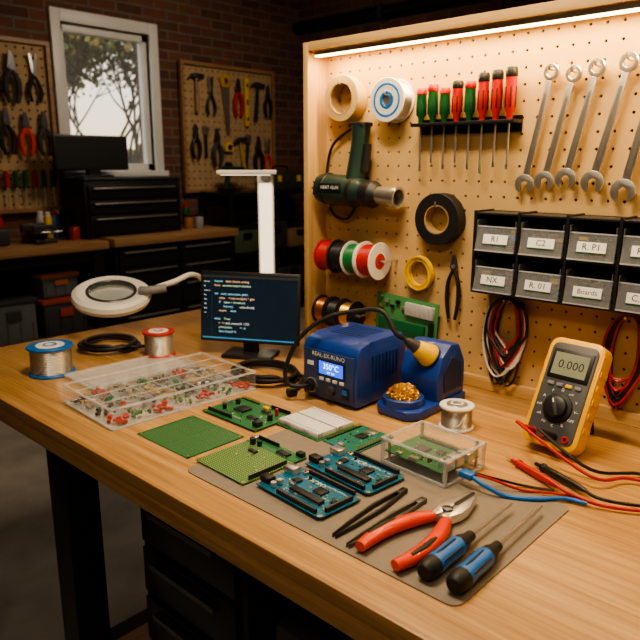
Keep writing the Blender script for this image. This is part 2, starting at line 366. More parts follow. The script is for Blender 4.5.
o=Ob('power_drill'); o.cyl((-4.9,3.95,1.38),(-4.9,4.2,1.38),.045,DGN,bev=.01); o.cyl((-4.9,4.2,1.38),(-4.9,4.27,1.38),.025,DST); o.cyl((-4.9,4.27,1.38),(-4.9,4.36,1.38),.006,STL)
o.tube([(-4.9,4.02,1.37),(-4.9,4.0,1.28),(-4.9,3.99,1.23)],.025,DGN); o.bb(-4.95,-4.85,3.93,4.06,1.196,1.24,BLK,bev=.01); o.done()
o=Ob('power_tool_case'); o.bb(-5.0,-4.75,4.45,4.85,1.196,1.38,DGR,bev=.02); o.tube([(-4.87,4.55,1.38),(-4.87,4.57,1.42),(-4.87,4.73,1.42),(-4.87,4.75,1.38)],.01,BLK); o.bb(-4.75,-4.735,4.5,4.54,1.28,1.34,YEL);o.bb(-4.75,-4.735,4.76,4.8,1.28,1.34,YEL); o.done()
o=Ob('storage_locker'); o.bb(-3.9,-3.3,4.75,5.18,0,2.05,DGR,bev=.008)
for x in (-3.88,-3.59): o.bb(x,x+.27,4.735,4.75,.08,2.0,DST,bev=.004)
o.bb(-3.63,-3.61,4.71,4.735,1.0,1.15,STL); o.bb(-3.57,-3.55,4.71,4.735,1.0,1.15,STL); o.done()
o=Ob('wall_conduit_pipe'); o.cyl((-5.1,5.12,2.78),(2.1,5.12,2.78),.05,BLM,seg=20)
for x in (-4,-2.5,-1,.5): o.bb(x-.02,x+.02,5.06,5.198,2.72,2.84,DST)
o.done()

# pegboards on back wall + tools
def plank_frame(o,W,H,M,m):
    o.box((W/2,-.015,.01),(W+.06,.03,.04),m,M); o.box((W/2,H+.015,.01),(W+.06,.03,.04),m,M)
    o.box((-.015,H/2,.01),(.03,H,.04),m,M); o.box((W+.015,H/2,.01),(.03,H,.04),m,M)
for nm,y0,y1,z0,z1 in (('wall_tool_pegboard',1.35,2.47,1.12,2.30),('wall_tool_pegboard',3.70,4.76,1.22,2.30)):
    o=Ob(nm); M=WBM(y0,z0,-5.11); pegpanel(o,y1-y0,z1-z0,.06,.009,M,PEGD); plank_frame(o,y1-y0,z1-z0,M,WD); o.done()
XP=-5.105
def hammer(y,z,rot=0,hc=None,L=.34):
    o=Ob('claw_hammer',WBM(y,z,XP,rot)); o.tube([(0,-L,.03),(0,-L*.5,.03),(0,0,.03)],[.022,.017,.014],hc or WD)
    o.box((0,0.01,.03),(.055,.045,.04),DST,bev=.006); o.cyl((.02,.01,.03),(.075,.01,.03),.022,DST); o.prism([(-.02,.03),(-.05,.025),(-.09,-.02),(-.05,-.0),(-.02,-.01)],.015,.045,DST)
    o.cyl((0,-.03,.0),(0,-.03,.05),.006,DST); o.done()
def wpliers(y,z,c,sc=1.0,rot=0,name='pliers'):
    o=Ob(name,WBM(y,z,XP,rot)@Matrix.Scale(sc,4)); o.prism([(-.022,0),(-.008,.08),(.008,.08),(.022,0),(.014,-.02),(-.014,-.02)],.02,.035,DST)
    o.tube([(0,-.01,.028),(-.03,-.06,.028),(-.035,-.12,.028),(-.02,-.18,.028)],[.011,.016,.016,.011],c); o.tube([(0,-.01,.028),(.03,-.06,.028),(.035,-.12,.028),(.02,-.18,.028)],[.011,.016,.016,.011],c)
    o.cyl((0,0,0),(0,0,.04),.014,DST); o.done()
def wsaw(y,z,rot=0):
    o=Ob('hand_saw',WBM(y,z,XP,rot)); o.prism([(-.03,0),(.06,0),(.03,-.42),(.0,-.42)],.02,.024,STL); o.prism([(-.035,0),(.065,-.01),(.08,.05),(.055,.11),(0,.12),(-.045,.07)],.012,.035,mat('saw_handle',(.55,.30,.03),.5),bev=.004); o.prism([(.0,.03),(.03,.03),(.035,.07),(.0,.08)],.0,.037,BLK); o.done()
def wsnips(y,z,c,L=.36,rot=0):
    o=Ob('garden_shears',WBM(y,z,XP,rot)); o.prism([(0,-.02),(-.014,.0),(-.03,L*.42),(-.012,L*.40),(.004,.02)],.018,.028,STL); o.prism([(0,-.02),(.014,.0),(.03,L*.42),(.012,L*.40),(-.004,.02)],.028,.036,DST)
    for s in (-1,1): o.tube([(0,-.01,.028),(s*.03,-L*.2,.028),(s*.045,-L*.4,.028),(s*.03,-L*.58,.028)],[.010,.014,.015,.011],c)
    o.cyl((0,0,0),(0,0,.042),.013,DST); o.done()
def wdriver(y,z,c,L=.11):
    o=Ob('screwdriver',WBM(y,z,XP)); o.cyl((0,0,.03),(0,L,.03),.018,c,bev=.005,seg=10); o.cyl((0,0,.03),(0,-.14,.03),.005,STL,seg=8); o.box((0,-.005,.015),(.03,.006,.035),BLM); o.done()
def wlevel(y,z,L=.4):
    o=Ob('spirit_level',WBM(y,z,XP)); o.box((0,-L/2,.025),(.045,L,.022),YEL,bev=.003); o.box((0,-L/2,.037),(.02,.05,.003),GRN); o.box((0,-L*.15,.037),(.02,.03,.003),BLK); o.box((0,-L*.85,.037),(.02,.03,.003),BLK); o.cyl((0,-.02,0),(0,-.02,.03),.006,DST); o.done()
def wspanner(y,z,L=.24,rot=0):
    o=Ob('adjustable_wrench',WBM(y,z,XP,rot)); o.prism([(-.016,0),(.016,0),(.013,-L),(-.013,-L)],.012,.024,DST); o.prism([(-.02,-.01),(-.035,.03),(-.03,.065),(-.008,.07),(-.006,.03),(.010,.03),(.012,.06),(.034,.055),(.032,.02),(.02,-.01)],.008,.028,STL); o.cyl((0,-L+.02,0),(0,-L+.02,.03),.008,BLM); o.done()
def wtape(y,z,c):
    o=Ob('tape_measure',WBM(y,z,XP)); o.prism([(-.045,-.04),(.045,-.04),(.045,.01),(.02,.045),(-.02,.045),(-.045,.01)],.005,.045,c,bev=.005); o.lathe([(0,.045),(.028,.045),(.026,.049),(0,.049)],BLK,seg=20); o.done()
hk=mat('yel_handle',(.55,.36,.03),.5)
wpliers(2.04,2.10,BLK,1.25); wpliers(2.19,2.12,DGR,1.35,name='cutting_pliers'); wsnips(2.36,2.09,BLK,.34)
wspanner(2.00,1.74,.2); wpliers(2.12,1.74,BLK,1.25); wpliers(2.26,1.72,ORR,1.2); wpliers(2.40,1.73,DGR,1.25)
for k,(c) in enumerate([GRN,GRN,RED,GRN,GRN,RED,GRN,GRN]): wdriver(1.94+k*.07,1.28,c,.12)
hammer(3.83,2.20,0,None,.30); wsnips(3.99,2.08,BLK,.34); wsaw(4.15,2.14,3); wpliers(4.31,2.12,RED,1.3); wlevel(4.42,2.24,.44); hammer(4.56,2.18,-6,BLK,.32); wpliers(4.69,2.1,BLK,1.15)
wpliers(3.80,1.70,BLK,1.15); wspanner(3.92,1.72,.22); wpliers(4.04,1.66,DGR,1.3); wtape(4.18,1.60,YEL); wtape(4.17,1.42,BLK); hammer(4.32,1.66,10,hk,.30); wspanner(4.43,1.66,.26,-6); wpliers(4.55,1.60,BLK,1.35); wsnips(4.68,1.56,ORR,.30)

# ------------------------------------------------------------------ main workbench
o=Ob('workbench')
o.bb(-2.07,.60,.585,1.56,.872,.9,WB_,bev=.002); o.bb(-2.068,.598,.587,1.558,.838,.872,WE,bev=.001)
for x in (-1.50,.25):
    for y in (.64,1.42):
        o.bb(x,x+.085,y,y+.085,0,.838,BLM,bev=.003)
    o.bb(x+.01,x+.075,.72,1.43,.16,.22,BLM)
o.bb(-1.5,.33,.66,.70,.78,.838,BLM); o.bb(-1.5,.33,1.44,1.48,.78,.838,BLM); o.bb(-1.42,.26,.70,1.48,.20,.235,WD)
o.done(shift=False)
o=Ob('rolling_tool_cabinet'); o.bb(-1.22,-.86,.72,1.30,.2355,.77,BLM,bev=.008)
for k in range(4):
    z=.745-k*.125; o.bb(-1.20,-.88,.705,.72,z-.11,z,BLM,bev=.004); o.bb(-1.15,-.93,.69,.708,z-.03,z-.018,DST)
    o.bb(-.86,-.852,.76,1.26,z-.11,z,BLM,bev=.003)
o.done()
def toolbox(name,x,y,z,w,d,h):
    o=Ob(name); o.bb(x,x+w,y,y+d,z,z+h*.7,BLK,bev=.012); o.bb(x-.006,x+w+.006,y-.006,y+d+.006,z+h*.68,z+h,DGR,bev=.015)
    for k in (.2,.7): o.bb(x+w*k,x+w*(k+.1),y-.018,y-.004,z+h*.5,z+h*.85,YEL,bev=.003)
    o.tube([(x+w*.25,y+d/2,z+h),(x+w*.28,y+d/2,z+h+.035),(x+w*.72,y+d/2,z+h+.035),(x+w*.75,y+d/2,z+h)],.010,YEL); o.done()
toolbox('toolbox',-.80,.74,.2355,.34,.25,.38); toolbox('toolbox',-.42,.74,.2355,.34,.25,.36); toolbox('toolbox',-.80,1.05,.2355,.34,.25,.40)
o=Ob('shop_stool'); o.lathe([(0,0),(.17,0),(.18,.02),(.18,.05),(.16,.07),(0,.07)],mat('stool_blue',(.02,.03,.09),.6),T((-2.05,.46,.60)))
for a in range(4):
    c=math.cos(a*math.pi/2+.6);s_=math.sin(a*math.pi/2+.6); o.cyl((-2.05+c*.1,.46+s_*.1,.6),(-2.05+c*.2,.46+s_*.2,0),.014,BLM)
o.tube([(-2.05+.155*math.cos(t*math.pi/6),.46+.155*math.sin(t*math.pi/6),.22) for t in range(12)],.009,BLM,closed=True,n=3); o.done()

# ------------------------------------------------------------------ pegboard unit
o=Ob('pegboard_cabinet')
fx0,fx1,fy,fzt=-1.345,.36,1.375,1.767
o.bb(fx0,fx0+.018,fy,PY+.02,TZ+.001,fzt,WF,bev=.001); o.bb(fx1-.018,fx1,fy,PY+.02,TZ+.001,fzt,WF,bev=.001)
o.bb(fx0+.018,fx1-.018,fy,PY+.02,fzt-.022,fzt,WFX,bev=.001); o.bb(fx0+.018,fx1-.018,PY-.012,PY+.02,TZ+.001,TZ+.03,WFX)
pegpanel(o,fx1-fx0-.036,fzt-.022-TZ-.03,.034,.0035,T((fx0+.018,PY,TZ+.03))@R(90,'X'),PEG)
o.bb(fx0,fx1,PY+.012,PY+.02,TZ+.001,fzt,WFX)
o.done(shift=False)
o=Ob('led_light_bar'); o.bb(fx0+.03,fx1-.03,fy+.012,fy+.030,fzt-.034,fzt-.0225,STL); o.bb(fx0+.032,fx1-.032,fy+.013,fy+.029,fzt-.0375,fzt-.034,LEDM); o.done()

def hook(o,x,z,L=.03,m=STL): o.tube([(x,PY-.001,z),(x,PY-L,z),(x,PY-L-.004,z+.012)],.0022,m,seg=6,n=3)
o=Ob('masking_tape_roll'); M=PBM(-1.237,1.62,.003); o.ring(.060,.041,0,.040,CRM,M); o.ring(.042,.038,.001,.0405,KRM,M); hook(o,-1.237,1.655,.045); o.done()
def wallspool(name,x,z,Rr,Wd,fl,wi,wr=.8):
    o=Ob(name); M=PBM(x,z,.003); o.ring(Rr,.014,0,.004,fl,M); o.ring(Rr,.014,Wd-.004,Wd,fl,M); o.ring(.022,.014,0,Wd+.001,LBL,M)
    pr=[]; n=12
    for i in range(n+1): pr+= [(Rr*wr-.0012,.004+(Wd-.008)*i/n),(Rr*wr,.004+(Wd-.008)*(i+.5)/n)] if i<n else [(Rr*wr-.0012,Wd-.004)]
    o.lathe(pr,wi,M); o.ring(Rr*.78,Rr*.66,Wd-.001,Wd+.0008,LBL,M); hook(o,x,z+.011,Wd+.006); o.done()
wallspool('wire_spool',-1.078,1.606,.054,.046,WHT,SOL,.93)
o=Ob('electrical_tape_roll'); M=PBM(-.925,1.315,.003,0); o.ring(.064,.036,0,.034,RUB,M); o.ring(.037,.032,.001,.033,KRM,M); hook(o,-.925,1.347,.04); o.done()
o=Ob('yellow_wire_coil'); 
for k in range(9):
    rr=.031+.0045*(k%3); o.tube([(-.985+rr*math.cos(t*math.pi/6),PY-.006-.004*(k//2),1.172+rr*math.sin(t*math.pi/6)*1.08) for t in range(12)],.0026,YEL,seg=6,closed=True,n=3)
hook(o,-.985,1.200,.03); o.done()
# heat gun : handle up, barrel horizontal
o=Ob('heat_gun'); 
A=T((-1.305,1.402,1.384))@R(4,'Y')@R(90,'Y')@Matrix.Diagonal((1.13,1.13,1.04,1))
def hg(pr,m): o.lathe(pr,m,A,28)
hg([(0,0),(.026,0),(.034,.006),(.036,.02),(.037,.08),(.035,.13),(.030,.155),(.030,.175)],DGN)
hg([(.0365,.022),(.0385,.024),(.0385,.034),(.0365,.036)],BLK); hg([(.0372,.118),(.0378,.12),(.0365,.13),(.0352,.131)],BLK); hg([(.031,.155),(.032,.157),(.032,.185),(.022,.20),(.0,.20)],BLK)
hg([(.020,.19),(.021,.235),(.024,.25),(.024,.262),(.019,.262),(.018,.20)],STL)
for k in range(6): o.box((0,0,-.0015),(.004,.06,.003),BLK,A@R(k*30,'Z'))
o.tube([(-1.185,1.408,1.40),(-1.178,1.412,1.46),(-1.17,1.412,1.51),(-1.168,1.412,1.548)],[.026,.023,.022,.025],DGN,seg=14,flat=1.15)
o.tube([(-1.156,1.410,1.43),(-1.150,1.412,1.465),(-1.147,1.412,1.50)],.012,BLK,seg=10); o.box((-1.168,1.412,1.550),(.044,.048,.012),BLK,bev=.004)
o.box((-1.232,1.3598,1.388),(.075,.003,.022),BLK,bev=.001); o.text('HEAT GUN',.013,LABEL,T((-1.232,1.3577,1.387))@R(90,'X'))
o.tube([(-1.168,1.41,1.552),(-1.195,1.430,1.550),(-1.29,1.436,1.50),(-1.315,1.438,1.40),(-1.29,1.435,1.315),(-1.23,1.43,1.30),(-1.20,1.43,1.335)],.0038,RUB)
hook(o,-1.19,1.395,.04); hook(o,-1.27,1.335,.05); o.done()
# screwdriver rack
o=Ob('screwdriver_rack'); o.bb(-1.005,-.730,PY-.045,PY-.001,1.538,1.546,BLM,bev=.001); o.bb(-1.005,-.730,PY-.004,PY-.001,1.52,1.556,BLM); o.done()
sd=[(-.987,GRN,.083,.105),(-.954,GRN,.090,.085),(-.920,GRN,.080,.10),(-.886,RED,.093,.085),(-.852,GRN,.090,.10),(-.818,RED,.105,.11),(-.784,RED,.108,.095),(-.750,RED,.112,.10)]
for x,c,L,bl in sd:
    o=Ob('screwdriver'); z=1.5465; M=T((x,PY-.026,z))
    o.lathe([(0,0),(.007,0),(.0075,.012),(.0122,.022),(.0130,L*.5),(.0122,L*.8),(.0130,L-.012),(.010,L-.002),(0,L)],c,M,seg=12)
    o.lathe([(.0124,L*.80),(.0136,L*.82),(.0134,L*.92),(.0110,L*.985),(0,L*1.005)],BLK if c is RED else RED,M,seg=12)
    for k in range(6): o.box((.0122*math.cos(k*1.047),.0122*math.sin(k*1.047),L*.42),(.003,.003,L*.4),BLK if c is RED else DGN,M,bev=.001)
    o.cyl((x,PY-.026,z),(x,PY-.026,z-bl),.0028,STL,seg=8); o.box((x,PY-.026,z-bl-.004),(.006,.0015,.012),STL); o.done()
# wrenches
def wrench(x0,z0,x1,z1,s=1.0,yo=.016):
    L=math.hypot(x1-x0,z1-z0); a=math.degrees(math.atan2(z0-z1,x0-x1))-90
    o=Ob('combination_wrench',PBM(x1,z1,yo,a)); w=.0092*s
    o.prism([(-w*.85,.02),(-w*.65,L-.018),(w*.65,L-.018),(w*.85,.02)],-.002,.004,CHR,bev=.0016)
    o.prism([(-w*.35,.045),(-w*.28,L-.045),(w*.28,L-.045),(w*.35,.045)],.0035,.0045,STL)
    o.ring(.0175*s,.009*s,-.004,.006,CHR,T((0,L,0)),seg=24,b=.002)
    J=[];r=.022*s
    for k in range(0,13): J.append((r*math.sin(rad(32+k*24.67)),-r*math.cos(rad(32+k*24.67))))
    J+= [(-.0085*s,-.016*s),(-.0085*s,.003*s),(0,.008*s),(.0085*s,.003*s),(.0085*s,-.016*s)]
    o.prism(J,-.003,.005,CHR,R(12),bev=.001)
    o.M=Matrix.Identity(4); hook(o,x0,z0+.004*s,.026); o.done()
for a in ((-.663,1.640,-.708,1.405,1.0),(-.614,1.632,-.662,1.412,1.0),(-.567,1.640,-.614,1.418,1.05),(-.505,1.645,-.556,1.412,1.1),(-.445,1.645,-.492,1.395,1.15),(-.385,1.645,-.43,1.38,1.2)):
    wrench(*a)
def rodspools(name,x0,x1,z,yc,R0,lst):
    o=Ob(name); o.cyl((x0-.012,yc,z),(x1+.012,yc,z),.004,STL,seg=8)
    for x in (x0-.008,x1+.008): o.tube([(x,PY-.001,z),(x,yc,z)],.003,STL,smooth=False)
    x=x0
    for (w,fl,wi,rs) in lst:
        A=T((x,yc,z))@R(90,'Y'); Rr=R0*rs
        o.ring(Rr,.006,0,.003,fl,A); o.ring(Rr,.006,w-.003,w,fl,A); n=8; pr=[]
        for i in range(n): pr+=[(Rr*.84-.001,.003+(w-.006)*i/n),(Rr*.84,.003+(w-.006)*(i+.5)/n)]
        pr+=[(Rr*.84-.001,w-.003)]; o.lathe(pr,wi,A)
        o.ring(Rr*.42,.006,w-.001,w+.0012,wi if fl is WHT else fl,A); x+=w+.004
    o.done()
WRD=mat('wire_red',(.48,.015,.010),.4);WBK=mat('wire_black',(.015,.015,.015),.4);WGN=mat('wire_green',(.012,.18,.05),.4);WWH=mat('wire_white',(.72,.69,.64),.4)
rodspools('hookup_wire_rack',-1.285,-1.075,1.197,1.395,.050,[(.046,RED,WRD,.9),(.046,BLK,WBK,.95),(.046,WHT,WGN,.95),(.052,WHT,WRD,1.0)])
rodspools('magnet_wire_rack',-1.30,-1.165,1.035,1.40,.043,[(.042,BLK,COP,1),(.042,BLK,WBK,1),(.042,BLK,BRS,.95)])
# parts bins
o=Ob('parts_bin_rack'); bx0,bz0,bz1,by=-.79,1.157,1.343,1.362; cw=.108; nc=9
bx1=bx0+nc*cw
o.bb(bx0,bx1,PY-.006,PY-.001,bz0,bz1,BLK)
for z in (bz0,(bz0+bz1)/2,bz1-.005): o.bb(bx0,bx1,by+.01,PY-.002,z-.001,z+.004,BLK,bev=.001)
for k in range(nc+1): o.bb(bx0+k*cw-.003,bx0+k*cw+.003,by+.006,PY-.002,bz0,bz1+.003,BLK)
names=[['R1','C2','R. P1','R-K1','D. 2','IC','Q. 3','SW','LED'],['NX.','R. 01','Boards','C. 10','R. 47','FUSE','PIN','L1','POT']]
cc=[BLK,DGR,WRD,LBL,GRN,COP,STL,GRY,YEL,BLK,DGR]
for r in range(2):
    z0=(bz0+bz1)/2+.006 if r==0 else bz0+.006; h=.078
    for k in range(nc):
        x0=bx0+k*cw+.006; x1=x0+cw-.012
        o.bb(x0,x1,by,PY-.01,z0,z0+.002,BINP); o.bb(x0,x0+.002,by+.006,PY-.01,z0,z0+h*.9,BINP); o.bb(x1-.002,x1,by+.006,PY-.01,z0,z0+h*.9,BINP)
        F=T((x0,by,z0))@R(78,'X'); W_=x1-x0
        o.box((W_/2,h*.36,0),(W_,h*.72,.002),BINP,F); o.box((W_/2,h*.72,0),(W_,.003,.004),CLE,F); o.box((W_/2,.001,0),(W_,.003,.004),CLE,F)
        o.box((W_/2,h*.36,.0016),(W_*.62,h*.27,.0008),LABEL,F); o.box((W_/2,h*.36-h*.15,.0016),(W_*.62,h*.03,.0009),GRN,F)
        o.text(names[r][k],.0185 if len(names[r][k])<6 else .0150,INK,F@T((W_/2,h*.36,.0023)))
        for q in range(22):
            o.box((random.uniform(x0+.014,x1-.014),random.uniform(by+.02,PY-.02),z0+.008+random.uniform(0,.036)),(random.uniform(.008,.022),random.uniform(.006,.014),random.uniform(.005,.010)),random.choice(cc),None)
o.done()
o=Ob('flush_cutters'); M=PBM(-.882,1.20,.014)
o.M=M; o.prism([(-.010,0),(-.003,.028),(.003,.028),(.010,0),(.006,-.012),(-.006,-.012)],-.003,.003,DST)
o.tube([(0,-.005,0),(-.014,-.04,0),(-.016,-.09,0),(-.009,-.135,0)],[.004,.0055,.0055,.004],RUB); o.tube([(0,-.005,0),(.014,-.04,0),(.016,-.09,0),(.009,-.135,0)],[.004,.0055,.0055,.004],RUB)
o.cyl((0,0,-.0135),(0,0,.006),.005,STL); o.done()
o=Ob('hanging_test_leads')
for k in range(22):
    c=[WBK,WRD,WBK,WWH,WRD,WBK][k%6]; w=.022+.028*random.random(); d=.06+.10*random.random(); y=PY-.008-.003*(k%6); x=-.728+random.uniform(-.006,.006)
    s_=random.uniform(-.016,.016)
    o.tube([(x,y,1.143),(x-w*.9,y,1.115),(x-w-.006,y-.004,1.09-d*.4),(x-w*.6+s_,y-.006,1.09-d*.9),(x+s_,y-.008,1.085-d-.01),(x+w*.6+s_,y-.006,1.09-d*.9),(x+w+.006,y-.004,1.09-d*.4),(x+w*.9,y,1.115)],.0028,c,seg=6,closed=True,n=4)
o.cyl((-.728,PY-.001,1.138),(-.728,PY-.04,1.138),.003,STL); o.done()
o=Ob('hanging_probe_cables')
for k in range(12):
    c=[WRD,WBK,WRD,WBK,WRD][k%5]; w=.016+.024*random.random(); d=.12+.07*random.random(); y=PY-.010-.003*(k%4); x=-.452
    o.tube([(x,y,1.143),(x-w,y,1.11),(x-w-.006,y-.004,1.03),(x-.01,y-.008,1.12-d),(x+w,y-.006,1.03),(x+w*.9,y,1.115)],.0030,c,seg=6,closed=True,n=4)
o.cyl((-.452,PY-.001,1.14),(-.452,PY-.045,1.14),.003,STL); o.done()
o=Ob('prototype_board',PBM(-1.02,1.045,.018,-3)); o.box((0,0,0),(.20,.115,.003),PG,bev=.0005); o.box((-.01,-.028,.006),(.15,.042,.008),PF1,bev=.001); o.box((.045,.03,.006),(.09,.034,.009),BBM,bev=.001)
for k in range(5): o.box((-.08+k*.018,.03+random.uniform(-.012,.012),.006),(.012,.008,.006),random.choice([BLK,GOLD,STL]))
o.box((.085,-.02,.006),(.012,.05,.009),BLK); 
for x in (-.08,.08): o.cyl((x,.05,-.0175),(x,.05,.008),.003,STL,seg=8)
o.done()

# ------------------------------------------------------------------ bench-top objects
def spool(name,x,y,Rr,H,fl,wi,hub):
    o=Ob(name,T((x,y,TZ+.0005)));
    for z in (0,H-.006): o.ring(Rr,.014,z,z+.006,fl,b=.0015)
    n=14; pr=[]
    for i in range(n): pr+=[(Rr*.88-.0012,.006+(H-.012)*i/n),(Rr*.88,.006+(H-.012)*(i+.5)/n)]
    pr+=[(Rr*.88-.0012,H-.006)]; o.lathe(pr,wi,seg=36); o.ring(Rr*.62,.012,0,H+.0015,hub); o.ring(Rr*.30,.013,H-.004,H+.003,fl)
    o.tube([(Rr*.70,-Rr*.52,H*.6),(Rr*.72,-Rr*.62,H*.5),(Rr*.6,-Rr*.85,H*.3),(Rr*.4,-Rr*.95,.012)],.0012,wi,seg=6); o.done()
spool('solder_spool',-1.70,.765,.060,.078,LBL,SOL,WHT); spool('solder_spool',-1.635,1.06,.047,.074,RED,SOL,WHT); spool('solder_spool',-.70,1.178,.037,.052,WHT,SOL,SOL)
def coil(name,cx,cy,r,turns,m,tr,tail=None,ex=1.0):
    o=Ob(name); pts=[]
    for k in range(int(turns*12)+1):
        a=k*math.pi/6; rr=r*(1+.09*math.sin(k*.37)+.05*math.sin(k*1.13)); lay=k/12
        pts.append((cx+rr*math.cos(a)*ex,cy+rr*math.sin(a),TZ+tr+.0008+tr*1.7*(lay%3)*.9))
    if tail: pts+=tail
    o.tube(pts,tr,m,seg=8,n=3); 
    if tail: o.cyl(tail[-1],Vector(tail[-1])+Vector((.006,.022,0)),tr*2,BLK,bev=.001)
    o.done()
coil('cable_coil',-1.81,1.0,.080,5,RUB,.0052,[(-1.72,1.04,TZ+.014),(-1.715,1.09,TZ+.0115)])
coil('power_cable_coil',-1.25,1.13,.076,4,RUB,.0052,[(-1.17,1.18,TZ+.012),(-1.14,1.16,TZ+.01),(-1.11,1.10,TZ+.0115),(-1.10,1.065,TZ+.0115)],1.15)
# magnifier lamp
o=Ob('magnifier_lamp'); C=Vector((-1.92,1.08,1.045)); M=T(C)@R(60.6)@R(16,'X')
o.lathe([(.074,-.006),(.074,.004),(.082,.010),(.108,.012),(.121,.004),(.124,-.010),(.118,-.024),(.082,-.020)],WHT,M,seg=48,closed=True)
o.lathe([(.0,.005),(.04,.004),(.074,.001),(.074,-.001),(.04,-.003),(.0,-.004)],LENS,M,seg=40)
o.ring(.079,.070,-.004,.012,DST,M,seg=48)
o.lathe([(.088,-.0225),(.112,-.0245)],LAMPG,M,seg=40)
AB=C+Vector((.095,.07,.012))
o.tube([C+Vector((.075,.06,.012)),AB,C+Vector((.13,.12,.018))],.014,GRY,seg=12)
o.tube([AB,C+Vector((.13,.15,.035)),C+Vector((.11,.24,.045)),C+Vector((.08,.32,.0)),C+Vector((.07,.36,-.06)),C+Vector((.07,.37,-.13))],.0085,WHT,seg=10)
o.lathe([(0,0),(.06,0),(.062,.006),(.055,.014),(.02,.018),(.014,.03),(0,.03)],WHT,T((-1.85,1.45,TZ+.0005))); o.done()
# organizer box
o=Ob('component_organizer_box',T((-1.325,.862,TZ+.0005))@R(-3)); W_,D_,H_=.235,.385,.046
o.box((0,0,.0015),(W_,D_,.002),LIDM)
for x in (-W_/2,W_/2): o.box((x,0,H_/2),(.0025,D_,H_),CLR); o.box((x,0,H_),(.005,D_+.004,.004),CLE); o.box((x,0,.002),(.004,D_,.003),CLE)
for y in (-D_/2,D_/2): o.box((0,y,H_/2),(W_,.0025,H_),CLR); o.box((0,y,H_),(W_+.004,.005,.004),CLE); o.box((0,y,.002),(W_,.004,.003),CLE)
for i in range(1,4): o.box((-W_/2+W_*i/4,0,H_/2),(.0016,D_,H_-.004),CLR); o.box((-W_/2+W_*i/4,0,H_-.002),(.002,D_,.002),CLE)
for j in range(1,7): o.box((0,-D_/2+D_*j/7,H_/2),(W_,.0016,H_-.004),CLR); o.box((0,-D_/2+D_*j/7,H_-.002),(W_,.002,.002),CLE)
TAN=mat('resistor_tan',(.5,.33,.15),.5); LRD=mat('led_red',(.45,.03,.02),.3); CP=[BLK,TAN,DGR,LRD,GRY,TAN,BLK,WHT,DGR,WGN,BLK,DBL]
for i in range(4):
    for j in range(7):
        c=CP[(i*5+j*3+i*j)%12]; c2=random.choice([STL,BLK,c]); x0=-W_/2+W_*(i+.5)/4; y0=-D_/2+D_*(j+.5)/7; kind=(i*3+j*2)%4
        for q in range(random.randint(8,15)):
            px=x0+random.uniform(-.021,.021); py=y0+random.uniform(-.019,.019); a=random.uniform(0,360); z=.006+random.uniform(0,.010)
            Mq=T((px,py,z))@R(a)
            if kind==0: o.lathe([(0,-.006),(.0026,-.005),(.0026,.005),(0,.006)],c,Mq@R(90,'Y'),8); o.lathe([(.0005,-.014),(.0005,.014)],STL,Mq@R(90,'Y'),4)
            elif kind==1: o.box((0,0,0),(.011,.008,.005),c,Mq@R(random.uniform(-30,30),'X')); o.box((0,0,0),(.012,.002,.003),c2,Mq)
            elif kind==2: o.lathe([(0,0),(.0042,0),(.0042,.008),(.003,.011),(0,.012)],c,Mq@R(random.uniform(0,100),'X'),10)
            else: o.lathe([(0,0),(.0038,0),(.0038,.009),(0,.009)],c if q%3 else STL,Mq@R(random.uniform(0,90),'X'),8)
o.done()
o=Ob('organizer_lid',T((-1.550,.915,TZ+.0005))@R(-3)); lw,ld=.165,.30; o.box((0,0,.003),(lw,ld,.002),LIDM)
for x in (-lw/2,lw/2): o.box((x,0,.005),(.003,ld,.008),CLE)
for y in (-ld/2,ld/2): o.box((0,y,.005),(lw,.003,.008),CLE)
for k in range(5): o.box((0,-.12+k*.06,.0045),(lw*.9,.0012,.001),CLE)
o.done()

def Bd(name,x0,x1,y0,y1,z,rot=0): return Ob(name,T(((x0+x1)/2,(y0+y1)/2,z))@R(rot)),x1-x0,y1-y0
def header(o,x0,y0,x1,y1,h=.0085,w=.0028,pins=False,m=None,z=.0016):
    L=math.hypot(x1-x0,y1-y0); a=math.degrees(math.atan2(y1-y0,x1-x0)); Mh=T((x0,y0,z))@R(a)
    o.box((L/2,0,h/2 if not pins else .0013),(L,w,h if not pins else .0026),m or BLK,Mh)
    n=max(2,int(L/.0045))
    for k in range(n):
        x=(k+.5)*L/n
        if pins: o.box((x,0,.005),(.0011,.0011,.010),GOLD,Mh)
        else: o.box((x,0,h+.0001),(.0018,.0016,.0004),GRY,Mh)
def chip(o,x,y,l,w,h=.0035,a=0,legs=True,z=.0016,m=None):
    Mc=T((x,y,z))@R(a); o.box((0,0,.001+h/2),(l,w,h),m or BLK,Mc,bev=.0004)
    if legs:
        n=max(3,int(l/.0045))
        for k in range(n):
            xx=-l/2+(k+.5)*l/n
            for s_ in (-1,1): o.box((xx,s_*(w/2+.001),.0014),(.0016,.0030,.0026),STL,Mc)
def ecap(o,x,y,r=.004,h=.008,m=None,z=.0016): o.lathe([(0,0),(r,0),(r,h-.0005),(r-.0005,h),(0,h)],m or STL,T((x,y,z)),14); o.lathe([(r*1.02,0),(r*1.02,.0012)],BLK,T((x,y,z)),14)
def smd(o,W,H,n,z=.0016):
    for k in range(n):
        Ms=T((random.uniform(-W*.45,W*.45),random.uniform(-H*.42,H*.42),z))@R(random.choice((0,90)))
        o.box((0,0,.0006),(.0036,.0020,.0014),random.choice([TAN,BLK,STL,WHT,GOLD,STL]),Ms)
def holes(o,W,H):
    for x in (-1,1):
        for y in (-1,1): o.ring(.0036,.0016,.0014,.0020,GOLD,T((x*(W/2-.006),y*(H/2-.006),0)),seg=14,b=.0001)
o,w,h=Bd('bare_perfboard',-1.165,-.99,.69,.833,TZ+.0005); o.box((0,0,.0008),(w,h,.0016),PF1)
for x in (-w/2+.003,0,w/2-.003): o.box((x,0,.0018),(.002,h-.004,.0004),WGN)
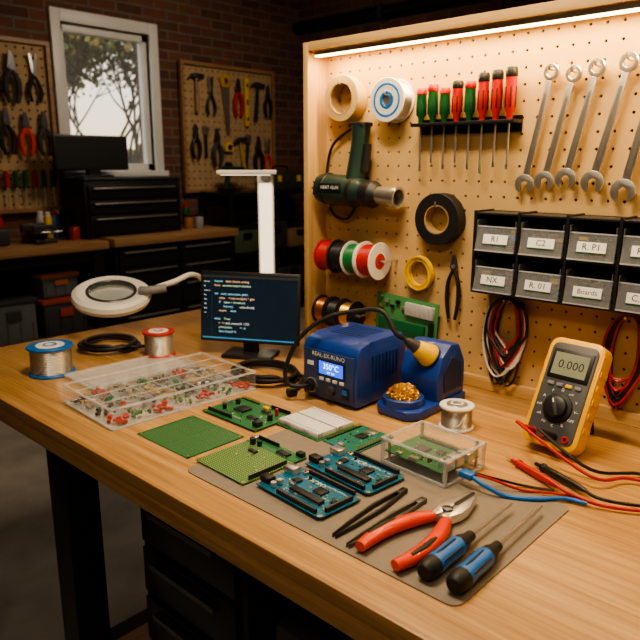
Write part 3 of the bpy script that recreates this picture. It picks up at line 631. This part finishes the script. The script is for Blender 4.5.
for y in (-h/2+.003,0,h/2-.003): o.box((0,y,.0018),(w-.004,.002,.0004),WGN)
holes(o,w,h); o.done()
o,w,h=Bd('populated_circuit_board',-1.17,-.99,.862,.985,TZ+.004); o.box((0,0,.0008),(w,h,.0016),PG)
for x in (-w/2+.006,w/2-.006):
    for y in (-h/2+.006,h/2-.006): o.cyl((x,y,-.0035),(x,y,0),.0025,STL,seg=8)
chip(o,-.02,.0,.03,.03,.004); chip(o,.035,-.02,.026,.012); chip(o,.03,.025,.02,.012); header(o,-.08,-.05,.0,-.05); header(o,.02,.052,.08,.052); header(o,-.08,.05,-.02,.05,pins=True)
ecap(o,-.06,.02,.006,.012,BLK); ecap(o,-.06,-.02,.005,.011,BLK); ecap(o,.07,0,.006,.014,BLK); o.box((.074,-.04,.007),(.016,.016,.011),BLK,bev=.001); o.box((-.078,0,.006),(.014,.018,.009),STL,bev=.001); ecap(o,.06,.03,.004,.016,RED); o.box((.02,.035,.006),(.014,.010,.009),YEL,bev=.001)
smd(o,w,h,50); o.text('CTRL-04',.008,WHT,T((0,-.038,.0018))); holes(o,w,h); o.done()
o,w,h=Bd('prototyping_perfboard',-.965,-.822,.69,.845,TZ+.0045,-2); o.box((0,0,.0008),(w,h,.0016),PF2); 
for x in (-w/2+.006,w/2-.006):
    for y in (-h/2+.006,h/2-.006): o.cyl((x,y,-.0022),(x,y,0),.0025,STL,seg=8)
o.box((0,.060,.0018),(w,.03,.0006),PG); header(o,-.06,.07,.0,.07); chip(o,.03,.055,.03,.014); ecap(o,-.05,.045,.006,.013,BLK); ecap(o,-.033,.048,.005,.011,BLK); o.box((.06,.072,.006),(.016,.012,.009),BLK,bev=.001); header(o,.066,-.06,.066,.03); o.box((-.063,.06,.005),(.012,.014,.008),STL,bev=.001)
chip(o,-.02,.02,.02,.010); smd(o,w*.9,h*.5,12); holes(o,w,h); o.done()
o,w,h=Bd('solderless_breadboard',-.985,-.862,.925,1.03,TZ+.0005,-4); o.box((0,0,.002),(w+.012,h+.012,.003),PG); o.box((0,0,.009),(w,h,.011),BBM,bev=.001); o.box((0,0,.0146),(w,.004,.0006),GRY)
for y in (-h/2+.006,h/2-.006): o.box((0,y-.004,.0148),(w*.95,.0009,.0004),RED); o.box((0,y+.004,.0148),(w*.95,.0009,.0004),LBL)
o.done()
o,w,h=Bd('microcontroller_module',-.852,-.762,.922,1.04,TZ+.003,-3); o.box((0,0,.0008),(w,h,.0016),PT); header(o,-w/2+.005,-.05,-w/2+.005,.05,pins=True); header(o,w/2-.005,-.05,w/2-.005,.05,pins=True); chip(o,0,.01,.02,.02); o.box((0,-.052,.005),(.012,.012,.006),STL,bev=.001); o.box((0,.04,.0035),(.025,.018,.004),STL,bev=.0005); smd(o,w*.7,h*.8,24)
for x in (-w/2+.005,w/2-.005):
    for y in (-h/2+.005,h/2-.005): o.cyl((x,y,-.0025),(x,y,0),.002,STL,seg=8)
o.done()
def mcu(cx,cy,rot,z):
    o=Ob('microcontroller_board',T((cx,cy,z))@R(rot)); w,h=.162,.100
    o.prism([(-w/2,-h/2),(w/2-.006,-h/2),(w/2,-h/2+.006),(w/2,h/2-.012),(w/2-.006,h/2),(-w/2,h/2)],0,.0018,PB_)
    header(o,-.045,h/2-.006,.066,h/2-.006,w=.0055,h=.008,z=.0018); header(o,-.03,-h/2+.006,.066,-h/2+.006,w=.0055,h=.008,z=.0018); header(o,w/2-.007,-.03,w/2-.007,.03,w=.0050,h=.008,z=.0018)
    o.box((-w/2+.010,.024,.0078),(.026,.020,.012),STL,bev=.0012); o.box((-w/2-.0035,.024,.0078),(.001,.014,.007),BLK); o.box((-w/2+.008,-.030,.0075),(.024,.017,.0115),BLK,bev=.0015)
    chip(o,.015,-.018,.074,.013,.0055); chip(o,-.038,.008,.014,.014,.003); chip(o,.02,.010,.022,.020,.003); ecap(o,-.050,-.036,.0052,.010); ecap(o,-.050,-.022,.0052,.010); ecap(o,-.028,.030,.003,.007,BLK)
    o.box((-.05,.038,.004),(.010,.010,.004),STL,bev=.0005); ecap(o,-.05,.038,.002,.007,RED); o.box((-.035,-.008,.004),(.012,.005,.0045),STL,bev=.001); header(o,.060,-.004,.060,.006,pins=True,w=.006)
    smd(o,w,h*.8,44,.0018); o.text('MICRO',.015,WHT,T((-.012,.028,.0020))); o.text('DIGITAL (PWM~)',.0065,WHT,T((.036,.033,.0020))); o.text('POWER   ANALOG IN',.0060,WHT,T((.024,-.034,.0020))); holes(o,w,h)
    for y in (-.006,.0): o.box((.042,y,.0019),(.016,.0008,.0003),WHT)
    for x in (-w/2+.008,w/2-.008):
        for y in (-h/2+.01,h/2-.01): o.cyl((x,y,-.0045),(x,y,0),.003,STL,seg=8)
    o.done()
mcu(-.722,.746,-4,TZ+.0075); mcu(-.715,.860,-5,TZ+.0075)
o=Ob('soldering_mat'); mx0,mx1,my0,my1=-.955,-.376,.657,1.01; rc=.018; pl=[]
for cx_,cy_,a0 in ((mx1-rc,my1-rc,0),(mx0+rc,my1-rc,90),(mx0+rc,my0+rc,180),(mx1-rc,my0+rc,270)):
    for k in range(6): a=rad(a0+k*18); pl.append((cx_+rc*math.cos(a),cy_+rc*math.sin(a)))
o.prism(pl,TZ+.0003,TZ+.0022,MATM); o.done(shift=False)
ZM=TZ+.0025
o=Ob('single_board_computer_in_clear_case',T((-.632,.985,ZM))@R(-4)); w,h,H_=.150,.122,.048
for z in (.002,H_): o.box((0,0,z),(w,h,.003),CLR,bev=.0005)
for x in (-w/2+.002,w/2-.002): o.box((x,0,H_/2),(.0025,h,H_-.004),CLR); o.box((x,0,H_),(.004,h,.004),CLE); o.box((x,0,.003),(.004,h,.004),CLE)
for y in (-h/2+.002,h/2-.002): o.box((0,y,H_/2),(w,.0025,H_-.004),CLR); o.box((0,y,H_),(w,.004,.004),CLE); o.box((0,y,.003),(w,.004,.004),CLE)
for x in (-1,1):
    for y in (-1,1): o.box((x*(w/2-.003),y*(h/2-.003),H_/2),(.005,.005,H_),CLE); o.cyl((x*(w/2-.012),y*(h/2-.012),0),(x*(w/2-.012),y*(h/2-.012),H_+.004),.003,STL,seg=8)
o.box((-.003,0,.022),(.138,.108,.0018),PG); header(o,-.06,.042,.035,.042,pins=True,w=.008,z=.023); o.box((-.02,-.005,.026),(.024,.024,.006),DST); chip(o,.012,.01,.016,.016,.003,z=.023)
for y in (-.033,-.006): o.box((.055,y,.031),(.024,.020,.016),STL,bev=.001)
o.box((.055,.026,.030),(.026,.020,.014),STL,bev=.001); o.box((-.04,-.048,.025),(.012,.008,.004),STL); o.box((-.005,-.048,.026),(.018,.010,.006),STL); ecap(o,.02,-.035,.004,.008,BLK,z=.023)
for k in range(34): o.box((random.uniform(-.06,.03),random.uniform(-.04,.03),.0236),(.004,.0025,.0018),random.choice([BLK,STL,TAN,GOLD]))
o.done()
o=Ob('usb_cable'); z=TZ+.014
o.box((0,0,0),(.026,.018,.011),LBL,T((-.540,.955,z+.010))@R(-8),bev=.002); o.box((0,0,0),(.010,.012,.006),STL,T((-.556,.957,z+.010))@R(-8))
o.tube([(-.53,.953,z+.010),(-.505,.950,z+.004),(-.47,.962,TZ+.006),(-.43,.985,TZ+.006),(-.395,1.02,TZ+.006),(-.36,1.03,TZ+.0055)],.0038,LBL)
o.tube([(-.53,.961,z+.012),(-.50,.975,z+.006),(-.46,1.0,TZ+.006),(-.42,1.025,TZ+.005),(-.38,1.045,TZ+.004)],.0022,WRD,seg=6); o.tube([(-.53,.965,z+.012),(-.50,.99,z+.002),(-.47,1.02,TZ+.004),(-.42,1.04,TZ+.004)],.0022,WBK,seg=6); o.done()
def tweezers(x0,y0,x1,y1,m,op=.007):
    L=math.hypot(x1-x0,y1-y0); a=math.degrees(math.atan2(y1-y0,x1-x0)); o=Ob('tweezers',T((x0,y0,ZM))@R(a))
    for s in (-1,1):
        o.prism([(0,s*op*.35),(L*.25,s*op*.75),(L*.6,s*op),(L*.85,s*op*.55),(L,s*.001),(L,0),(L,s*.0045),(L*.85,s*(op*.55+.0035)),(L*.6,s*(op+.0044)),(L*.25,s*(op*.75+.003)),(0,s*(op*.35+.0008))][::s],.0005,.0075,m)
    o.box((L*.95,0,.004),(L*.12,.011,.0085),m,bev=.001); o.done()
tweezers(-.598,.672,-.606,.862,BLM,.007); tweezers(-.566,.666,-.563,.857,DST,.006)
o=Ob('diagonal_cutting_pliers',T((-.502,.832,ZM+.012))@R(-3)@Matrix.Scale(1.08,4))
for s in (-1,1):
    o.prism([(s*.0008,.072),(s*.004,.070),(s*.010,.055),(s*.019,.026),(s*.020,.008),(s*.015,-.014),(s*.004,-.022),(s*.0008,-.01)][::s],-.007,.007,CHR,bev=.0015)
    o.prism([(s*.0008,.070),(s*.003,.066),(s*.0035,.022),(s*.0008,.018)][::s],.0065,.0085,DST)
o.lathe([(0,.0),(.008,0),(.008,.0095),(.006,.0105),(0,.0105)],DST)
for s in (-1,1):
    o.tube([(s*.008,-.010,0),(s*.014,-.028,0),(s*.018,-.045,0)],[.008,.007,.0065],STL,seg=10)
    o.tube([(s*.011,-.020,0),(s*.024,-.050,0),(s*.033,-.09,0),(s*.034,-.125,0),(s*.030,-.155,0)],[.0090,.0115,.0115,.0108,.0085],ORR,seg=14,flat=.85)
    o.tube([(s*.0335,-.075,.0080),(s*.0370,-.10,.0085),(s*.0365,-.13,.0080)],[.003,.0045,.003],RUB,seg=8,flat=.5)
o.done()
def bsd(x0,y0,x1,y1,tip):
    L=math.hypot(x1-x0,y1-y0); a=math.degrees(math.atan2(y1-y0,x1-x0)); o=Ob('precision_screwdriver',T((x0,y0,ZM+.0155))@R(a)@R(90,'Y')@Matrix.Diagonal((.92,.92,1,1)))
    H=.125
    o.lathe([(0,0),(.011,0),(.0145,.004),(.016,.014),(.016,.026)],RUB,seg=20); o.lathe([(.016,.026),(.0165,.030),(.0150,.045),(.0155,.07),(.0155,.088)],LBL,seg=20)
    o.lathe([(.0155,.088),(.0135,.10),(.009,.112),(.0085,H)],RUB,seg=20)
    for k in range(6): o.box((.0150*math.cos(k*math.pi/3),.0150*math.sin(k*math.pi/3),.055),(.0034,.0034,.050),RUB,bev=.0012)
    o.lathe([(0,H),(.0055,H),(.005,H+.008),(.0032,H+.012),(.0032,L-.008),(.002,L),(0,L)],CHR,seg=12); o.done()
bsd(-.438,.672,-.441,.925,0); bsd(-.393,.674,-.402,.950,1)

# soldering station
o=Ob('soldering_station',T((-.997,1.10,TZ+.0005))); w,d=.170,.185
Mx=Matrix(((0,0,1,0),(1,0,0,0),(0,1,0,0),(0,0,0,1)))
o.prism([(0,.006),(.0,.126),(.012,.146),(.05,.156),(d-.015,.156),(d,.140),(d,.006)],-w/2,w/2,BLU,Mx,bev=.006)
FPM=mat('front_panel_blue',(.035,.065,.18),.4)
F=R(90,'X'); o.box((0,.070,.0012),(w-.018,.108,.004),FPM,F,bev=.0015)
o.box((0.010,.086,.0035),(.086,.040,.003),BLK,F,bev=.001); o.box((.010,.086,.0052),(.074,.031,.001),LCDB,F); o.text('350°C',.019,LCDT,F@T((.010,.090,.0059))); o.text('SET 350',.007,LCDT,F@T((.010,.076,.0059)))
o.text('REAL-EX-RUNO',.0145,LABEL,F@T((0,.1145,.0036)))
for k in range(4): o.box((-.020+k*.021,.058,.004),(.013,.008,.004),WHT,F,bev=.001)
o.lathe([(0,0),(.016,0),(.016,.006),(.012,.008),(.012,.014),(0,.014)],BLK,F@T((-.052,.036,.003)),24); o.lathe([(.0165,0),(.018,.0),(.018,.004),(.0165,.004)],STL,F@T((-.052,.036,.003)),24)
o.lathe([(0,0),(.012,0),(.011,.012),(0,.012)],DGR,F@T((.012,.034,.003)),20); o.box((.055,.036,.004),(.020,.028,.006),BLK,F,bev=.001); o.box((.055,.040,.0075),(.013,.011,.003),LBL,F); 
o.box((-.056,.090,.0035),(.020,.010,.002),LABEL,F)
for k in range(8): o.box((w/2+.0003,.055+k*.013,.090),(.0016,.005,.060),DBL)
for k in range(7): o.box((0,.06+k*.014,.1562),(w*.55,.004,.0012),DBL)
for x in (-.07,.07):
    for y in (.02,.165): o.lathe([(0,0),(.008,0),(.008,.007),(0,.007)],RUB,T((x,y,0)),12)
o.done()
hx=-.832
o=Ob('soldering_iron_stand',T((hx,1.125,TZ+.0005))); w=.115
o.prism([(-w/2,.02),(-w/2+.02,0),(w/2-.02,0),(w/2,.02),(w/2,.215),(-w/2,.215)],0,.022,BLU,bev=.004)
o.lathe([(.044,.018),(.047,.022),(.047,.038),(.042,.041),(.038,.038),(.037,.02)],BLU,T((-.004,.048,0)),36)
cc0=Vector((-.004,.048,.037)); o.sph(cc0,.031,BRD,sc=(1,1,.70),sub=3,jit=.04)
for k in range(180):
    a=random.uniform(0,6.28); b=random.uniform(.0,1.5); c=cc0+Vector((math.cos(a)*math.cos(b),math.sin(a)*math.cos(b),math.sin(b)*.72))*.034
    r_=random.uniform(.003,.007); u=Vector([random.uniform(-1,1) for _ in range(3)]).normalized(); v=u.orthogonal().normalized()
    o.tube([c+u*r_*math.cos(t*1.256)+v*r_*math.sin(t*1.256) for t in range(5)],.0010,BRS,seg=4,n=2,closed=True)
o.prism([(.10,.02),(.095,.075),(.115,.125),(.150,.150),(.185,.145),(.212,.10),(.215,.02)],-w/2+.006,w/2-.004,BLU,Mx,bev=.007)
o.prism([(.125,.04),(.12,.085),(.15,.12),(.19,.10),(.195,.04)],w/2-.006,w/2-.002,DBL,Mx)
Q0=Vector((.024,.135,.108)); Q1=Vector((-.008,.080,.153)); dq=(Q1-Q0).normalized(); A=T(Q0)@dq.to_track_quat('Z','Y').to_matrix().to_4x4()
o.lathe([(.016,-.02),(.020,0),(.027,.012),(.029,.02),(.024,.022),(.018,.0),(.014,-.02)],DBL,A,28,closed=True)
o.done()
A=A@T((0,0,.003))
o=Ob('soldering_iron',T((hx,1.125,TZ+.0005))); 
o.lathe([(0,-.045),(.003,-.04),(.0035,-.01),(.006,.0),(.0075,.006),(.0075,.010)],STL,A,16)
o.lathe([(.014,.008),(.026,.012),(.028,.020),(.026,.032),(.021,.046),(.018,.058),(.0155,.062)],YEL,A,24); o.lathe([(.0155,.062),(.0140,.064),(.0125,.076),(.0090,.088),(.0055,.094),(.0045,.104),(0,.104)],DGR,A,20)
e=(A@Vector((0,0,.098))); e2=(A@Vector((0,0,.125))); off=Vector((hx,1.125,TZ))
g=lambda x,y,z: Vector((x,y,z))-off
o.tube([e,e2,g(-.90,1.17,1.125),g(-.96,1.15,1.120),g(-1.02,1.11,1.10),g(-1.065,1.07,1.05),g(-1.085,1.045,.98),g(-1.075,1.045,.943),g(-1.051,1.072,.937),g(-1.0495,1.084,.9365)],.0052,RUB,seg=10)
o.done()
# multimeter
MB=T((-.497,1.170,TZ+.0195))@R(-5)@R(90-27,'X')
o=Ob('digital_multimeter',MB); W_,L_=.115,.218
def rr(w,h,r,n=5):
    p=[]
    for sx,sy,a0 in ((1,1,0),(-1,1,90),(-1,-1,180),(1,-1,270)):
        for k in range(n): a=rad(a0+k*90/(n-1)); p.append((sx*(w/2-r)+r*math.cos(a) if 0 else sx*(w/2-r)+r*math.cos(a),sy*(h/2-r)+r*math.sin(a)))
    return p
S=T((0,L_/2,0)); o.prism(rr(W_,L_,.020),-.040,0,YOR,S,bev=.005)
o.prism(rr(W_-.020,L_-.022,.014),-.001,.0025,mat('meter_face',(.075,.078,.085),.5),S,bev=.001)
o.box((0,L_-.054,.003),(.084,.060,.004),BLK,bev=.002); o.box((0,L_-.054,.0052),(.070,.045,.001),LCDG); o.text('0.000',.024,INK,T((.002,L_-.055,.0059)))
for k in range(4): o.box((-.028+k*.0187,L_-.095,.0035),(.013,.007,.004),[GRY,GRY,YEL,GRY][k],bev=.001)
D=T((0,.078,.0025)); o.lathe([(0,0),(.030,0),(.029,.003),(.022,.0045),(.0205,.012),(.018,.0135),(0,.0135)],BLK,D,32); o.box((0,0,.012),(.008,.036,.008),DGR,D@R(25),bev=.002); o.box((0,.012,.0165),(.002,.008,.001),LABEL,D@R(25))
for k in range(12):
    a=k*30*math.pi/180; o.text(['V~','V','mV','Ω','F','A','mA','uA','Hz','C','%','OFF'][k],.0075,LABEL,T((.038*math.cos(a),.078+.036*math.sin(a),.0029)))
jk=[(-.033,.023),(-.011,.023),(.011,.023),(.033,.023)]
for i,(x,y) in enumerate(jk): o.ring(.0070,.0035,.002,.005,[RED,RED,BLK,RED][i],T((x,y,0)),seg=16,b=.0004); o.lathe([(0,.0028),(.0035,.0028)],INK,T((x,y,0)),12)
for k in range(5):
    for s in (-1,1): o.box((s*W_/2,.05+k*.028,-.02),(.003,.012,.03),YOR,bev=.001)
o.prism([(-.03,.03),(.03,.03),(.022,.17),(-.022,.17)],-.043,-.039,BLK)
def inv(p): return MB.inverted()@Vector(p)
top=Vector((0,.165,-.041)); foot_w=MB@top; foot=inv((foot_w.x,foot_w.y+.055,TZ+.004))
for dx in (-.018,.018): o.tube([top+Vector((dx,0,0)),(top+foot)/2+Vector((dx,0,0)),foot+Vector((dx,0,0))],.0035,BLK,smooth=False)
o.tube([foot+Vector((-.018,0,0)),foot+Vector((.018,0,0))],.0035,BLK,smooth=False)
o.done()
jw=lambda i: MB@Vector((jk[i][0],jk[i][1],.006))
def probe(name,px,py,qx,qy,c,cab,ji):
    o=Ob(name); z=TZ+.0105; P=Vector((px,py,TZ+.006)); Q=Vector((qx,qy,z)); dv=(Q-P).normalized(); A=T(P)@dv.to_track_quat('Z','Y').to_matrix().to_4x4(); L=(Q-P).length
    o.lathe([(0,-.0),(.0010,.002),(.0012,.016),(.0035,.018),(.0038,.034),(.0085,.036),(.0085,.040),(.0062,.043),(.0070,.07),(.0062,L-.02),(.0044,L-.004),(.0030,L)],c,A,14)
    o.lathe([(0,0),(.0013,.003),(.0013,.02)],STL,A,8)
    j=jw(ji); out=(MB.to_3x3()@Vector((0,0,1))).normalized()
    o.cyl(j+out*.001,j+out*.030,.0062,c,r1=.0048,seg=14)
    o.tube([Q-dv*.004,Q+dv*.03]+cab+[j+out*.055,j+out*.028],.0032,c,seg=8); o.done()
zt=TZ+.0075
probe('test_probe',-.545,1.105,-.415,1.045,WRD,[(-.33,1.04,zt),(-.26,1.09,zt),(-.27,1.17,zt),(-.34,1.16,zt+.003),(-.385,1.10,zt+.014)],0)
probe('test_probe',-.505,1.12,-.375,1.062,WBK,[(-.30,1.075,zt),(-.22,1.13,zt),(-.24,1.21,zt),(-.33,1.20,zt),(-.395,1.13,zt+.012)],2)

# monitor
a=math.degrees(math.atan2(.145,.265)); o=Ob('computer_monitor',T((-1.4275,1.2275,0))@R(a)@T((0,0,.942))@R(90-6,'X')); w,h=.302,.205
o.box((0,h/2,-.006),(w,h,.014),BLK,bev=.003); o.box((0,h/2+.003,.0013),(w-.014,h-.02,.001),SCR); o.box((0,h-.014,.002),(w-.014,.007,.0006),DGR); o.box((0,.011,.002),(w-.014,.004,.0006),SBAR); o.box((-w/2+.036,h/2,.002),(.001,h-.04,.0005),DGR)
code=["import time, board, analog","from sensors import thermo","","def read_sensor(pin, gain):","    value = adc.read(pin) * gain","    if value > threshold:","        led.on(); relay.close()","    return value","","while True:","    v = read_sensor(3, 1.25)","    print('value =', v)","    time.sleep(0.1)"]
for i,l in enumerate(code):
    if not l: continue
    y=h-.028-i*.0122; ind=(len(l)-len(l.lstrip()))*.0035; ws=l.strip().split(' ',1)
    o.text(ws[0],.0092,SC[i%3],T((-w/2+.044+ind,y,.0022)),'LEFT')
    if len(ws)>1: o.text(ws[1],.0092,SC[(i+1)%4],T((-w/2+.044+ind+.0050*len(ws[0])+.005,y,.0022)),'LEFT')
for i in range(8): o.text(['main.py','lib','sensor.h','log','test','.cfg','data','out'][i],.006,SC[3],T((-w/2+.011,h-.03-i*.013,.0022)),'LEFT')
o.M=T((-1.4275,1.2275,0))@R(a); o.box((0,.02,.945),(.045,.012,.07),BLK,bev=.002); o.box((0,.015,TZ+.006),(.15,.095,.010),BLK,bev=.003); o.done()
# desk lamp
o=Ob('desk_lamp'); lx,ly=-1.575,1.44
o.M=T((lx,ly,0))@R(43)
o.box((0,0,TZ+.008),(.13,.12,.014),WHT,bev=.004); o.box((0,0,1.165),(.052,.016,.50),WHT,bev=.004); o.box((0,-.0095,1.17),(.040,.003,.44),LAMPG)
o.box((-.055,-.02,1.424),(.185,.05,.014),WHT,bev=.004); o.box((-.06,-.02,1.416),(.15,.036,.003),LAMPG); o.cyl((0,-.02,1.41),(0,.02,1.41),.014,GRY); o.done()

# ------------------------------------------------------------------ lights
def area(name,loc,tgt,sx,sy,pw,col):
    l=bpy.data.lights.new(name,'AREA'); l.shape='RECTANGLE'; l.size=sx; l.size_y=sy; l.energy=pw; l.color=col
    o=bpy.data.objects.new(name,l); o.location=loc; d=Vector(tgt)-Vector(loc); o.rotation_euler=d.to_track_quat('-Z','Y').to_euler(); bpy.context.collection.objects.link(o)
def fixture(name,x,y,z,w,d):
    o=Ob(name); o.bb(x-w/2,x+w/2,y-d/2,y+d/2,z+.03,z+.07,WHT,bev=.01); o.bb(x-w/2+.02,x+w/2-.02,y-d/2+.02,y+d/2-.02,z+.02,z+.03,LAMPG)
    for s in (-1,1): o.cyl((x+s*w*.35,y,z+.07),(x+s*w*.35,y,ZC-.001),.004,BLM,seg=6)
    o.done()
fixture('unseen_ceiling_fixture',-.8,.75,2.45,.7,.25); area('bench_light',(-.8,.75,2.44),(-.75,1.0,.9),.6,.18,25,(1,.80,.55))
fixture('unseen_ceiling_fixture',.1,-.9,2.75,1.0,.3); area('front_fill',(.1,-.9,2.74),(-.8,1.2,.95),.9,.3,17,(1,.82,.60))  # fill lamp and its fixture, added behind the camera to brighten front faces
fixture('unseen_ceiling_fixture',-3.0,3.2,2.95,1.0,.3); area('room_fill',(-3.0,3.2,2.94),(-4.2,3.0,.4),.9,.3,29,(1,.82,.62))  # background fill: out-of-view lamp and fixture added to lift the far walls
area('led_light',((fx0+fx1)/2,fy+.022,fzt-.040),((fx0+fx1)/2,PY-.01,1.40),fx1-fx0-.1,.012,8.0,(1,.68,.31))
W=bpy.data.worlds.new('world'); bpy.context.scene.world=W; W.use_nodes=True
nt=W.node_tree; bg=nt.nodes['Background']; tc=nt.nodes.new('ShaderNodeTexCoord'); sp=nt.nodes.new('ShaderNodeSeparateXYZ'); rp=nt.nodes.new('ShaderNodeValToRGB')
nt.links.new(tc.outputs['Generated'],sp.inputs[0]); nt.links.new(sp.outputs['Z'],rp.inputs[0]); nt.links.new(rp.outputs[0],bg.inputs['Color'])
rp.color_ramp.elements[0].color=(1,.78,.50,1); rp.color_ramp.elements[0].position=0; rp.color_ramp.elements[1].color=(.82,.88,.90,1); rp.color_ramp.elements[1].position=.22
bg.inputs['Strength'].default_value=2.0
# ------------------------------------------------------------------ camera
cd=bpy.data.cameras.new('camera'); co=bpy.data.objects.new('camera',cd); bpy.context.collection.objects.link(co)
co.location=(0,0,1.45); co.rotation_euler=(rad(90-13.2),0,rad(43)); cd.sensor_width=36; cd.lens=36*667/640; cd.clip_start=.02
cd.dof.use_dof=True; cd.dof.focus_distance=1.3; cd.dof.aperture_fstop=6.3
bpy.context.scene.camera=co
bpy.context.scene.view_settings.look='AgX - Medium High Contrast'
